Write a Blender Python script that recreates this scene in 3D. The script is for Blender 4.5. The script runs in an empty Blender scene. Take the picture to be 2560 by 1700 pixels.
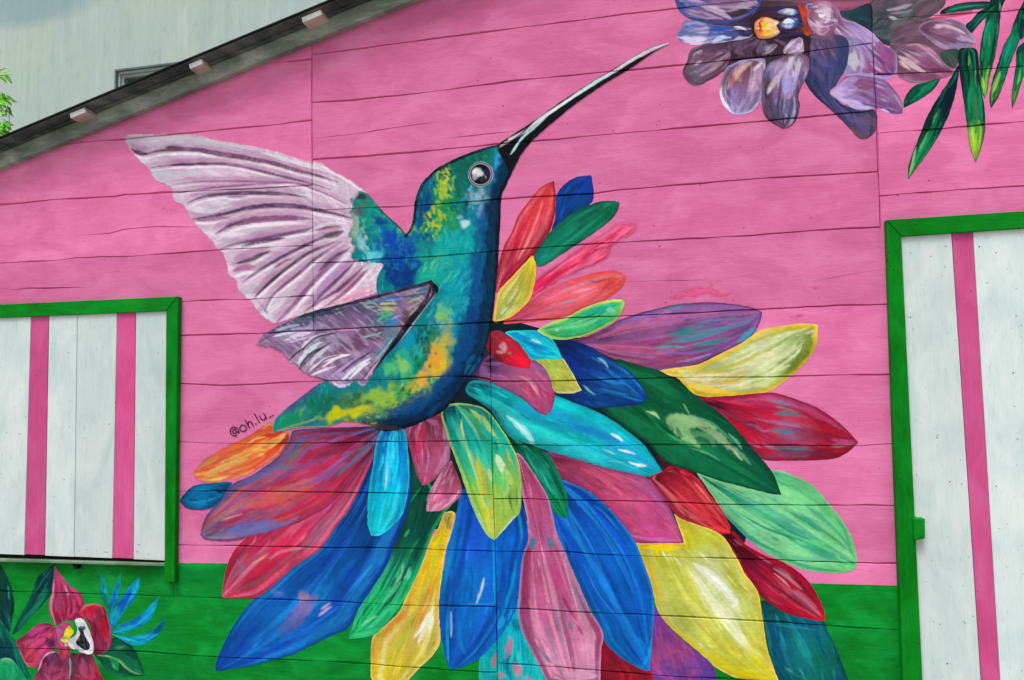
import bpy, bmesh, math, random
import numpy as np
from mathutils import Vector, Matrix
random.seed(7)

# ------------------------------------------------------------------ camera, light, exposure
SC = bpy.context.scene
COL = SC.collection
CX, CY, F = 1180.5, 784.0, 1700.0            # picture units used for layout: 2361 x 1568
YAW, PIT, ROL = -0.20709928, 0.06445827, -0.01775628
def _axes():
    cy, sy, cp, sp, cr, sr = math.cos(YAW), math.sin(YAW), math.cos(PIT), math.sin(PIT), math.cos(ROL), math.sin(ROL)
    f = np.array([sy*cp, cy*cp, sp]); r = np.array([cy, -sy, 0.0]); u = np.cross(r, f)
    return cr*r + sr*u, -(-sr*r + cr*u), f
RX, DN, FW = _axes()
CAM = np.array([0.0, -2.66, 1.6])
cam = bpy.data.cameras.new('camera'); co = bpy.data.objects.new('camera', cam); COL.objects.link(co)
cam.sensor_width = 36.0; cam.lens = F/2361*36; cam.clip_start = 0.05; cam.clip_end = 500
co.matrix_world = Matrix(((RX[0], -DN[0], -FW[0], CAM[0]), (RX[1], -DN[1], -FW[1], CAM[1]), (RX[2], -DN[2], -FW[2], CAM[2]), (0, 0, 0, 1)))
SC.camera = co
SUN_EL, SUN_AZ = 66.0, 196.0                 # soft overcast light from in front of the wall
wd = bpy.data.worlds.new('World'); SC.world = wd; wd.use_nodes = True
nt = wd.node_tree; nt.nodes.clear()
sk = nt.nodes.new('ShaderNodeTexSky'); sk.sky_type = 'NISHITA'; sk.sun_disc = False
sk.sun_elevation = math.radians(SUN_EL); sk.sun_rotation = math.radians(SUN_AZ)
sk.air_density = 1.0; sk.dust_density = 4.0; sk.ozone_density = 1.0
bg = nt.nodes.new('ShaderNodeBackground'); bg.inputs[1].default_value = 0.10
hs = nt.nodes.new('ShaderNodeHueSaturation'); hs.inputs['Saturation'].default_value = 0.35
wo = nt.nodes.new('ShaderNodeOutputWorld')
nt.links.new(sk.outputs[0], hs.inputs['Color']); nt.links.new(hs.outputs[0], bg.inputs[0]); nt.links.new(bg.outputs[0], wo.inputs[0])
sl = bpy.data.lights.new('sun', 'SUN'); sl.energy = 1.5; sl.angle = math.radians(24); sl.color = (1.0, 0.97, 0.93)
so = bpy.data.objects.new('sun', sl); COL.objects.link(so)
_e, _a = math.radians(SUN_EL), math.radians(SUN_AZ)
sdir = Vector((math.sin(_a)*math.cos(_e), math.cos(_a)*math.cos(_e), math.sin(_e)))
so.rotation_euler = sdir.to_track_quat('Z', 'Y').to_euler(); so.location = (0, -6, 8)
SC.view_settings.view_transform = 'Standard'; SC.view_settings.look = 'None'
SC.view_settings.gamma = 1.0; SC.view_settings.use_curve_mapping = False
SC.view_settings.exposure = 0.66

# ------------------------------------------------------------------ layout helpers
def plane(x, y, Y=0.0):
    """picture units -> world points on the vertical plane at depth Y"""
    x = np.asarray(x, float); y = np.asarray(y, float)
    d = RX*((x-CX)/F)[..., None] + DN*((y-CY)/F)[..., None] + FW
    return CAM + d*((Y-CAM[1])/d[..., 1])[..., None]
def proj(P):
    v = np.asarray(P, float)-CAM
    z = v@FW
    return CX+F*(v@RX)/z, CY+F*(v@DN)/z
def lin(c):
    c = c/255.0
    return c/12.92 if c <= 0.04045 else ((c+0.055)/1.055)**2.4
def hx(s):
    return np.array([lin(int(s[i:i+2], 16)) for i in (0, 2, 4)])
def tagp(o, label=None, cat=None, group=None, kind=None):
    if label: o['label'] = label
    if cat: o['category'] = cat
    if group: o['group'] = group
    if kind: o['kind'] = kind
    return o
def link(name, me, mat=None, parent=None):
    o = bpy.data.objects.new(name, me); COL.objects.link(o)
    if mat is not None and len(me.materials) == 0: me.materials.append(mat)
    if parent is not None: o.parent = parent
    return o
def mesh_np(name, V, T):
    me = bpy.data.meshes.new(name)
    V = np.asarray(V, np.float32); T = np.asarray(T, np.int32); k = T.shape[1]
    me.vertices.add(len(V)); me.vertices.foreach_set('co', V.ravel())
    me.loops.add(T.size); me.loops.foreach_set('vertex_index', T.ravel())
    me.polygons.add(len(T)); me.polygons.foreach_set('loop_start', np.arange(0, T.size, k, dtype=np.int32))
    me.update(calc_edges=True); me.shade_flat()
    return me

# ------------------------------------------------------------------ materials
def newmat(name):
    m = bpy.data.materials.new(name); m.use_nodes = True
    n = m.node_tree; n.nodes.clear()
    out = n.nodes.new('ShaderNodeOutputMaterial'); b = n.nodes.new('ShaderNodeBsdfPrincipled')
    n.links.new(b.outputs[0], out.inputs[0]); b.inputs['Specular IOR Level'].default_value = 0.06
    return m, n, b
def N(n, t, **k):
    x = n.nodes.new(t)
    for a, v in k.items(): setattr(x, a, v)
    return x
def noise(n, vec, scale, sx=1, sy=1, sz=1, detail=4, rough=0.6, dist=0.0, off=(0, 0, 0)):
    mp = N(n, 'ShaderNodeMapping'); mp.inputs['Scale'].default_value = (sx, sy, sz); mp.inputs['Location'].default_value = off
    n.links.new(vec, mp.inputs[0])
    t = N(n, 'ShaderNodeTexNoise'); t.inputs['Scale'].default_value = scale; t.inputs['Detail'].default_value = detail
    t.inputs['Roughness'].default_value = rough; t.inputs['Distortion'].default_value = dist
    n.links.new(mp.outputs[0], t.inputs['Vector'])
    return t.outputs[0]
def mapr(n, v, a, b, c=0.0, d=1.0):
    r = N(n, 'ShaderNodeMapRange'); r.clamp = True
    for i, x in enumerate((a, b, c, d)): r.inputs[i+1].default_value = x
    n.links.new(v, r.inputs[0]); return r.outputs[0]
def mix(n, f, a, b, mode='MIX'):
    m = N(n, 'ShaderNodeMix', data_type='RGBA', blend_type=mode)
    if isinstance(f, (int, float)): m.inputs[0].default_value = f
    else: n.links.new(f, m.inputs[0])
    for i, x in ((6, a), (7, b)):
        if isinstance(x, (tuple, list, np.ndarray)): m.inputs[i].default_value = (*[float(q) for q in x[:3]], 1)
        else: n.links.new(x, m.inputs[i])
    return m.outputs[2]
def bump(n, b, h, strength=0.3, dist=0.002):
    bp = N(n, 'ShaderNodeBump'); bp.inputs['Strength'].default_value = strength; bp.inputs['Distance'].default_value = dist
    n.links.new(h, bp.inputs['Height']); n.links.new(bp.outputs[0], b.inputs['Normal'])
def pos(n): return N(n, 'ShaderNodeNewGeometry').outputs['Position']

def boards_mat(name, base, light, dark, accent, vert=False, rough=0.6, grime=0.35):
    """old painted sawn board: paint density, patches, grain and small defects"""
    m, n, b = newmat(name); p = pos(n)
    sx, sz = (9, 1.0) if vert else (1.0, 9)
    rnd = N(n, 'ShaderNodeObjectInfo').outputs['Random']
    big = noise(n, p, 1.7, detail=3, off=(3, 1, 2))
    pat = noise(n, p, 4.5, sx=1 if not vert else 2, sz=2 if not vert else 1, detail=5, dist=0.6)
    fib = noise(n, p, 9, sx=sx, sz=sz, detail=5, rough=0.7)
    fine = noise(n, p, 60, sx=(4 if vert else 0.5), sz=(0.5 if vert else 4), detail=3, rough=0.7)
    c = mix(n, mapr(n, big, 0.35, 0.68), base, accent)
    c = mix(n, mapr(n, pat, 0.47, 0.66, 0, 0.75), c, light)
    c = mix(n, mapr(n, pat, 0.46, 0.30, 0, 0.55), c, dark)
    c = mix(n, mapr(n, fib, 0.55, 0.72, 0, 0.45), c, dark)
    c = mix(n, mapr(n, fib, 0.47, 0.30, 0, 0.40), c, light)
    c = mix(n, mapr(n, fine, 0.60, 0.76, 0, grime), c, dark)
    spk = noise(n, p, 75, detail=1, rough=.4, off=(7, 3, 1)); scr = noise(n, p, 26, sx=(9 if vert else 0.7), sz=(0.7 if vert else 9), detail=3, rough=.6, off=(1, 9, 4))
    c = mix(n, mapr(n, spk, 0.748, 0.785, 0, 0.6), c, dark*0.45)
    c = mix(n, mapr(n, scr, 0.62, 0.74, 0, 0.55), c, dark*0.8)
    hv = N(n, 'ShaderNodeHueSaturation')
    n.links.new(mapr(n, rnd, 0, 1, 0.90, 1.07), hv.inputs['Value']); n.links.new(c, hv.inputs['Color'])
    n.links.new(hv.outputs[0], b.inputs['Base Color'])
    b.inputs['Roughness'].default_value = rough
    ad = N(n, 'ShaderNodeMath', operation='ADD'); n.links.new(fib, ad.inputs[0]); n.links.new(fine, ad.inputs[1])
    bump(n, b, ad.outputs[0], 0.42, 0.002)
    return m
PINK = boards_mat('pink_house_paint', hx('d66da0'), hx('e886b6'), hx('c4608f'), hx('dd76a9'))
GREEN = boards_mat('green_house_paint', hx('068234'), hx('12a344'), hx('035f22'), hx('087c16'))
WHITE = boards_mat('weathered_white_paint', hx('ccdadb'), hx('dbe5e4'), hx('b4c7c6'), hx('c6d8d8'), vert=True, grime=0.5)
STRIPE = boards_mat('pink_stripe_paint', hx('c8588f'), hx('d3659b'), hx('b14a7e'), hx('cf4f88'), vert=True)
TRIM = boards_mat('green_trim_paint', hx('04760f'), hx('0c9026'), hx('02500e'), hx('067c20'), vert=True)
TRIMH = boards_mat('green_trim_paint_level', hx('04760f'), hx('0c9026'), hx('02500e'), hx('067c20'))
RAKE = boards_mat('grey_weathered_timber', hx('8a968f'), hx('b6bdb4'), hx('4f5c56'), hx('74837b'), grime=0.6)
DARKW = boards_mat('dark_soffit_timber', hx('454f4e'), hx('747c7a'), hx('262c2e'), hx('3a4a48'), grime=0.6)
BLACKM = boards_mat('black_roof_edge', hx('15191c'), hx('23282a'), hx('0c0f11'), hx('14201f'), grime=0.5)
ENDW = boards_mat('pale_purlin_end', hx('dde4e6'), hx('f0f4f4'), hx('b0aca8'), hx('d6dcdc'))
UNDERB = boards_mat('stained_purlin_timber', hx('a89c92'), hx('ccc4bc'), hx('7c6c60'), hx('a09488'))
SILLM = boards_mat('worn_sill_paint', hx('738f78'), hx('93a598'), hx('3f6147'), hx('5f7f5f'))
VOID = boards_mat('dark_timber_gap', hx('14110f'), hx('1c1917'), hx('0a0908'), hx('15130f'))

def paint_mat(name='mural_paint', thin=False):
    m, n, b = newmat(name); p = pos(n)
    an = N(n, 'ShaderNodeAttribute', attribute_name='paint'); a = an.outputs['Color']
    if thin: n.links.new(an.outputs['Alpha'], b.inputs['Alpha'])
    f1 = noise(n, p, 55, sx=0.6, sz=2.2, detail=4, rough=0.7)
    f2 = noise(n, p, 14, sx=1, sz=3, detail=3)
    hv = N(n, 'ShaderNodeHueSaturation')
    mu = N(n, 'ShaderNodeMath', operation='MULTIPLY')
    n.links.new(mapr(n, f1, 0.3, 0.7, 0.88, 1.10), mu.inputs[0]); n.links.new(mapr(n, f2, 0.3, 0.7, 0.94, 1.06), mu.inputs[1])
    n.links.new(mu.outputs[0], hv.inputs['Value']); n.links.new(a, hv.inputs['Color'])
    n.links.new(hv.outputs[0], b.inputs['Base Color']); b.inputs['Roughness'].default_value = 0.5
    bump(n, b, f1, 0.3, 0.0012)
    return m
PAINT = paint_mat(); THIN = paint_mat('thin_mural_paint', True)

def simple_mat(name, c1, c2, scale=6, rough=0.8, **k):
    m, n, b = newmat(name); p = pos(n)
    t = noise(n, p, scale, detail=6, **k)
    n.links.new(mix(n, mapr(n, t, 0.35, 0.65), c1, c2), b.inputs['Base Color']); b.inputs['Roughness'].default_value = rough
    bump(n, b, t, 0.4, 0.01)
    return m
NAILM = simple_mat('rusty_nail_head', hx('2a1f22'), hx('4a3034'), 200)

# ------------------------------------------------------------------ board joints, measured in picture units
KNOT = 12.0
def extend(pts, x0, x1):
    """prolong a joint beyond what was traced, level in the world"""
    pts = list(pts)
    for end, X in ((0, x0), (-1, x1)):
        px, py = pts[end]
        z = plane(px, py)[2]
        if (end == 0 and X < px) or (end == -1 and X > px):
            for k in range(1, 9):
                xx = px+(X-px)*k/8
                lo, hi = -4000.0, 6000.0
                for _ in range(40):
                    mid = (lo+hi)/2
                    if plane(xx, mid)[2] > z: lo = mid
                    else: hi = mid
                pts.insert(0, (xx, lo)) if end == 0 else pts.append((xx, lo))
    return pts
class Joint:
    def __init__(s, pts, x0, x1, hw=2.4, seed=0, act=None, vertical=False, y0=None, y1=None):
        s.v = vertical; s.x0, s.x1 = x0, x1
        if not vertical: pts = extend(pts, x0, x1)
        pts = sorted(pts, key=(lambda p: p[1]) if vertical else (lambda p: p[0]))
        a = np.array(pts, float)
        t, w = (a[:, 1], a[:, 0]) if vertical else (a[:, 0], a[:, 1])
        lo, hi = (y0, y1) if vertical else (x0, x1)
        s.lo, s.hi = lo, hi
        kn = np.arange(math.floor(lo/KNOT)-1, math.ceil(hi/KNOT)+2)*KNOT
        r = np.random.RandomState(seed+11)
        wob = np.interp(kn, np.linspace(kn[0], kn[-1], max(4, len(kn)//3)), r.randn(max(4, len(kn)//3)))*(0.5 if not vertical else 0.25)
        s.kn = kn; s.c = np.interp(kn, t, w)+wob
        s.h = hw*0.82*np.clip(1+0.45*np.interp(kn, np.linspace(kn[0], kn[-1], max(4, len(kn)//4)), r.randn(max(4, len(kn)//4))), 0.45, 1.5)
        s.act = act
    def f(s, x, y, off=0):
        t, w = (y, x) if s.v else (x, y)
        return w-np.interp(t, s.kn, s.c)-off*np.interp(t, s.kn, s.h)
    def active(s, x, y):
        t = y if s.v else x
        a = (t >= s.lo-1e-6) & (t <= s.hi+1e-6)
        if s.act: a &= s.act(x, y)
        return a
    def depth(s, x, y):
        t = y if s.v else x
        hw = np.interp(t, s.kn, s.h)
        return np.where(s.active(x, y), np.clip(1-np.abs(s.f(x, y))/hw, 0, 1), 0)*np.clip(hw/1.9, .35, 1.0)
XL, XR = -420.0, 2940.0
V1 = Joint([(719, -300), (719, 130), (719.5, 275), (720, 400), (722, 604), (723, 700), (724, 780)], 0, 0, 1.6, 1, vertical=True, y0=-700, y1=765)
V2 = Joint([(1130, 740), (1131, 850), (1133, 980), (1137, 1130), (1139, 1176), (1144, 1350), (1147, 1568), (1154, 2100)], 0, 0, 1.7, 2, vertical=True, y0=735, y1=2200)
V3 = Joint([(1995, -300), (2008, 0), (2012, 100), (2020, 250), (2025, 392), (2030, 520), (2034, 620)], 0, 0, 2.3, 3, vertical=True, y0=-700, y1=528)
V4 = Joint([(398, 1290), (400, 1346), (400, 1380)], 0, 0, 1.3, 4, vertical=True, y0=1335, y1=1375)
isA = lambda x, y: V1.f(x, y) <= 1e-4
isB = lambda x, y: (V1.f(x, y) >= -1e-4) & (V3.f(x, y) <= 1e-4)
isC = lambda x, y: V3.f(x, y) >= -1e-4
isL = lambda x, y: V2.f(x, y) <= 1e-4
isR = lambda x, y: V2.f(x, y) >= -1e-4
V1.act = None
def zj(z, x0, x1, act, hw, seed):             # a joint at a world height (parts of the wall outside the photograph)
    xs = np.linspace(x0, x1, 14); pts = []
    for X in xs:
        lo, hi = -6000.0, 6000.0
        for _ in range(45):
            mid = (lo+hi)/2
            if plane(X, mid)[2] > z: lo = mid
            else: hi = mid
        pts.append((X, lo))
    return Joint(pts, x0, x1, hw, seed, act)
A_PTS = [[(630, 145), (719, 136)],
         [(220, 325), (285, 321), (450, 305), (590, 291), (640, 287), (718, 276)],
         [(0, 472), (150, 459), (262, 453), (287, 448), (392, 444), (560, 436), (720, 428)],
         [(0, 607), (160, 598), (175, 594), (300, 591), (500, 576), (720, 566)],
         [(420, 696), (475, 692), (575, 690), (715, 682), (724, 682)]]
B_PTS = [[(730, 125), (808, 115), (940, 97), (1180, 66), (1405, 37), (1565, 19), (1770, -3), (2010, -30)],
         [(720, 236), (815, 230), (990, 212), (1180, 187), (1355, 170), (1580, 149), (1755, 132), (2010, 100)],
         [(720, 368), (840, 360), (965, 349), (1140, 333), (1232, 325), (1380, 312), (1555, 296), (1770, 278), (2017, 255)],
         [(720, 484), (807, 482), (865, 479), (957, 474), (1065, 467), (1180, 457), (1280, 451), (1370, 446), (1430, 438), (1630, 421), (1770, 410), (2020, 396)],
         [(722, 606), (807, 604), (865, 599), (990, 592), (1150, 579), (1340, 564), (1455, 558), (1580, 551), (1770, 540), (1920, 528), (2040, 523)]]
C_PTS = [[(2012, 45), (2305, 26), (2361, 21)], [(2015, 172), (2195, 165), (2361, 152)], [(2025, 307), (2133, 299), (2361, 280)], [(2028, 452), (2120, 444), (2361, 428)]]
J7P = [(415, 774), (590, 768), (715, 763), (807, 757), (960, 751), (1127, 744), (1305, 733), (1468, 727), (1655, 718), (1895, 706), (2040, 702)]
J8L = [(422, 885), (515, 889), (590, 886), (690, 880), (865, 876), (940, 873), (1015, 867), (1090, 868), (1131, 876)]
J8R = [(1131, 879), (1270, 879), (1505, 872), (1565, 870), (1770, 869), (1970, 864), (2048, 864)]
J9L = [(425, 1019), (537, 1024), (590, 1023), (865, 1019), (1130, 1016)]
J9R = [(1137, 1023), (1180, 1025), (1380, 1028), (1480, 1025), (1770, 1026), (1970, 1028), (2055, 1023)]
J10L = [(410, 1132), (590, 1133), (790, 1136), (965, 1138), (1135, 1140)]
J10R = [(1140, 1150), (1180, 1150), (1505, 1156), (1655, 1163), (1770, 1164), (2045, 1166)]
J11L = [(410, 1257), (590, 1259), (740, 1262), (915, 1263), (1002, 1267), (1140, 1271)]
J11R = [(1140, 1271), (1298, 1272), (1405, 1280), (1655, 1287), (1770, 1290), (1920, 1296), (2068, 1300)]
J12L = [(0, 1362), (125, 1367), (250, 1370), (400, 1375), (590, 1380), (790, 1387), (915, 1395), (1140, 1399)]
J12R = [(1140, 1401), (1180, 1403), (1343, 1411), (1505, 1418), (1770, 1433), (1907, 1442), (1970, 1447), (2070, 1452)]
J13L = [(0, 1493), (40, 1495), (325, 1503), (500, 1515), (590, 1518), (790, 1527), (915, 1536), (1015, 1543), (1100, 1548)]
J13R = [(1150, 1529), (1180, 1531), (1280, 1537), (1405, 1548), (1530, 1558), (1655, 1564), (2070, 1590)]
widths = [1.8, 2.6, 2.8, 1.7, 2.0]
JA = [Joint(p, XL, 732, widths[i], 20+i, isA) for i, p in enumerate(A_PTS)]
JB = [Joint(p, 708, 2044, [2.1, 2.2, 2.3, 2.0, 2.4][i], 30+i, isB) for i, p in enumerate(B_PTS)]
JC = [Joint(p, 1996, XR, [1.6, 2.0, 2.0, 2.8][i], 40+i, isC) for i, p in enumerate(C_PTS)]
zt = plane(719, 136)[2]
JA = [zj(zt+0.17*k, 300, 732, isA, 2, 50+k) for k in (2, 1)]+JA
zb = plane(1300, 50)[2]
JB = [zj(zb+0.18*k, 708, 2044, isB, 2, 60+k) for k in (5, 4, 3, 2, 1)]+JB
zc = plane(2100, 40)[2]
JC = [zj(zc+0.18*k, 1996, XR, isC, 2, 70+k) for k in (5, 4, 3, 2, 1)]+JC
J7 = Joint(J7P, XL, XR, 2.6, 80)
JL = [Joint(p, XL, 1170, 2.3, 90+i, isL) for i, p in enumerate([J8L, J9L, J10L, J11L, J12L, J13L])]
JR = [Joint(p, 1120, XR, 2.4, 100+i, isR) for i, p in enumerate([J8R, J9R, J10R, J11R, J12R, J13R])]
zl = plane(600, 1519)[2]; zr = plane(1600, 1562)[2]
JL += [zj(zl-0.18*k, XL, 1170, isL, 2.3, 110+k) for k in (1, 2, 3, 4)]
JR += [zj(zr-0.18*k, 1120, XR, isR, 2.3, 120+k) for k in (1, 2, 3, 4)]
# shallow splits in single boards (they fade out, so they do not part the board)
def crack(pts, hw, seed):
    x0, x1 = pts[0][0], pts[-1][0]
    j = Joint(pts, x0, x1, hw, seed); e = np.minimum(j.kn-x0, x1-j.kn); j.h = j.h*np.clip(e/60, 0.12, 1); return j
CR = [crack([(185, 542), (250, 539), (287, 529), (350, 523), (470, 524)], 1.4, 201),
      crack([(0, 664), (32, 668), (62, 664), (130, 664), (212, 662)], 1.7, 202),
      crack([(722, 319), (808, 310), (953, 288), (1015, 281)], 1.0, 203),
      crack([(1020, 321), (1120, 309), (1195, 302)], 1.0, 204),
      crack([(1880, 648), (1960, 632), (2046, 620)], 0.9, 205),
      crack([(1420, 650), (1560, 646), (1640, 645)], 0.7, 206)]
ALLJ = JA+JB+JC+[J7]+JL+JR+CR+[V1, V2, V3, V4]
def groove(x, y):
    d = np.zeros(len(x))
    for j in ALLJ: d = np.maximum(d, j.depth(x, y))
    return d*GD
GD = 0.0095

# ------------------------------------------------------------------ vectorised mesh cutting
def cut(V, T, f, keep=0):
    """split triangles along f=0; keep=+1 / -1 drops the other side"""
    f = np.where(np.abs(f) < 1e-7, 1e-7, f)
    s = f[T] > 0; ns = s.sum(1)
    full = (ns == 0) | (ns == 3)
    out = [T[full] if keep == 0 else T[full & ((ns == 3) if keep > 0 else (ns == 0))]]
    X = T[~full]; sx = s[~full]
    if len(X):
        one = (sx.sum(1) == 1)
        iso = np.where(one, np.argmax(sx, 1), np.argmin(sx, 1))
        r = np.arange(len(X)); a = X[r, iso]; b = X[r, (iso+1) % 3]; c = X[r, (iso+2) % 3]
        n0 = len(V)
        ea = np.concatenate([np.minimum(a, b), np.minimum(a, c)]); eb = np.concatenate([np.maximum(a, b), np.maximum(a, c)])
        key, inv = np.unique(ea.astype(np.int64)*n0+eb, return_inverse=True); inv = inv.ravel()
        p, q = key//n0, key % n0
        t = (f[p]/(f[p]-f[q]))[:, None]
        V = np.vstack([V, V[p]*(1-t)+V[q]*t])
        ab, ac = n0+inv[:len(a)], n0+inv[len(a):]
        t1 = np.stack([a, ab, ac], 1); t2 = np.stack([ab, b, c], 1); t3 = np.stack([ab, c, ac], 1)
        if keep == 0: out += [t1, t2, t3]
        else:
            isopos = one
            k1 = isopos if keep > 0 else ~isopos
            out += [t1[k1], t2[~k1], t3[~k1]]
    return V, np.concatenate(out)
def compact(V, T):
    u, inv = np.unique(T, return_inverse=True)
    return V[u], inv.reshape(T.shape)
def gridmesh(x0, y0, x1, y1, g):
    i0, i1 = math.floor(x0/g), math.ceil(x1/g); j0, j1 = math.floor(y0/g), math.ceil(y1/g)
    X, Y = np.meshgrid(np.arange(i0, i1+1)*g, np.arange(j0, j1+1)*g)
    w = X.shape[1]; h = X.shape[0]
    idx = np.arange(w*h).reshape(h, w)
    a, b, c, d = idx[:-1, :-1].ravel(), idx[:-1, 1:].ravel(), idx[1:, 1:].ravel(), idx[1:, :-1].ravel()
    return np.stack([X.ravel(), Y.ravel()], 1), np.concatenate([np.stack([a, d, c], 1), np.stack([a, c, b], 1)])
def split_joints(V, T):
    x0, y0 = V[:, 0].min(), V[:, 1].min(); x1, y1 = V[:, 0].max(), V[:, 1].max()
    for j in ALLJ:
        cm, cM = j.c.min()-4, j.c.max()+4
        if j.v:
            if x1 < cm or x0 > cM or y1 < j.lo or y0 > j.hi: continue
        else:
            if y1 < cm or y0 > cM or x1 < j.lo or x0 > j.hi: continue
        for off in (-1, 0, 1):
            x, y = V[:, 0], V[:, 1]
            f = j.f(x, y, off)
            t = y if j.v else x
            inr = (t[T].min(1) <= j.hi+KNOT) & (t[T].max(1) >= j.lo-KNOT)
            V2_, Ta = cut(V, T[inr], f, 0)
            T = np.concatenate([T[~inr], Ta]); V = V2_
    return V, T

# ------------------------------------------------------------------ noise for brushwork
_rs = np.random.RandomState(5); TAB = _rs.rand(256, 256)
def vn(x, y, seed=0):
    x = np.asarray(x, float)+seed*17.31; y = np.asarray(y, float)+seed*9.77
    xi = np.floor(x).astype(int); yi = np.floor(y).astype(int); fx = x-xi; fy = y-yi
    fx = fx*fx*(3-2*fx); fy = fy*fy*(3-2*fy)
    a = TAB[xi & 255, yi & 255]; b = TAB[(xi+1) & 255, yi & 255]; c = TAB[xi & 255, (yi+1) & 255]; d = TAB[(xi+1) & 255, (yi+1) & 255]
    return (a*(1-fx)+b*fx)*(1-fy)+(c*(1-fx)+d*fx)*fy
def fbm(x, y, seed=0, o=3):
    s = 0; a = 1; t = 0
    for k in range(o): s = s+a*vn(x*2**k, y*2**k, seed+k*3); t += a; a *= .55
    return s/t
def ss(a, b, x):
    t = np.clip((x-a)/(b-a), 0, 1); return t*t*(3-2*t)
def P(s):
    out = []; sharp = []
    for w in s.split():
        sh = w.endswith('*'); w = w.rstrip('*'); a, b = w.split(',')
        out.append((float(a), float(b))); sharp.append(sh)
    return np.array(out), sharp
def smooth_closed(s, step=3.0):
    p, sh = P(s); n = len(p); res = []
    for i in range(n):
        p1, p2 = p[i], p[(i+1) % n]
        p0 = p[(i-1) % n] if not sh[i] else p1-(p2-p1)*.5
        p3 = p[(i+2) % n] if not sh[(i+1) % n] else p2+(p2-p1)*.5
        L = np.hypot(*(p2-p1)); k = max(1, int(L/step))
        for t in np.arange(k)/k:
            m1 = (p2-p0)/2; m2 = (p3-p1)/2
            m1 = m1*min(1, L*1.2/(np.hypot(*m1)+1e-6)); m2 = m2*min(1, L*1.2/(np.hypot(*m2)+1e-6))
            t2, t3 = t*t, t*t*t
            res.append((2*t3-3*t2+1)*p1+(t3-2*t2+t)*m1+(-2*t3+3*t2)*p2+(t3-t2)*m2)
    return np.array(res)
def smooth_open(p, step=4.0):
    p = np.asarray(p, float)
    if len(p) < 3: return p
    res = []
    for i in range(len(p)-1):
        p0 = p[max(i-1, 0)]; p1 = p[i]; p2 = p[i+1]; p3 = p[min(i+2, len(p)-1)]
        k = max(1, int(np.hypot(*(p2-p1))/step))
        for t in np.arange(k)/k:
            t2, t3 = t*t, t*t*t
            res.append(.5*((2*p1)+(-p0+p2)*t+(2*p0-5*p1+4*p2-p3)*t2+(-p0+3*p1-3*p2+p3)*t3))
    res.append(p[-1]); return np.array(res)
def sdf(px, py, poly):
    a = poly; b = np.roll(poly, -1, 0)
    out = np.empty(len(px)); CH = max(1, 3000000//len(a))
    for s in range(0, len(px), CH):
        x = px[s:s+CH, None]; y = py[s:s+CH, None]
        ex, ey = b[:, 0]-a[:, 0], b[:, 1]-a[:, 1]; wx, wy = x-a[:, 0], y-a[:, 1]
        t = np.clip((wx*ex+wy*ey)/(ex*ex+ey*ey+1e-9), 0, 1)
        dx = wx-ex*t; dy = wy-ey*t; d = np.sqrt((dx*dx+dy*dy).min(1))
        c = ((a[:, 1] > y) != (b[:, 1] > y)) & (x < ex*(y-a[:, 1])/(np.where(ey == 0, 1e-9, ey))+a[:, 0])
        out[s:s+CH] = np.where(c.sum(1) % 2 == 1, d, -d)
    return out
def linedist(px, py, p):
    """distance to an open polyline, with running parameter 0..1"""
    p = smooth_open(p); L = np.concatenate([[0], np.cumsum(np.hypot(*np.diff(p, axis=0).T))]); tot = L[-1]+1e-9
    best = np.full(len(px), 1e9); par = np.zeros(len(px))
    for i in range(len(p)-1):
        ex, ey = p[i+1]-p[i]; wx, wy = px-p[i, 0], py-p[i, 1]
        t = np.clip((wx*ex+wy*ey)/(ex*ex+ey*ey+1e-9), 0, 1)
        d = np.hypot(wx-ex*t, wy-ey*t); m = d < best
        best[m] = d[m]; par[m] = (L[i]+t[m]*(L[i+1]-L[i]))/tot
    return best, par

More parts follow.
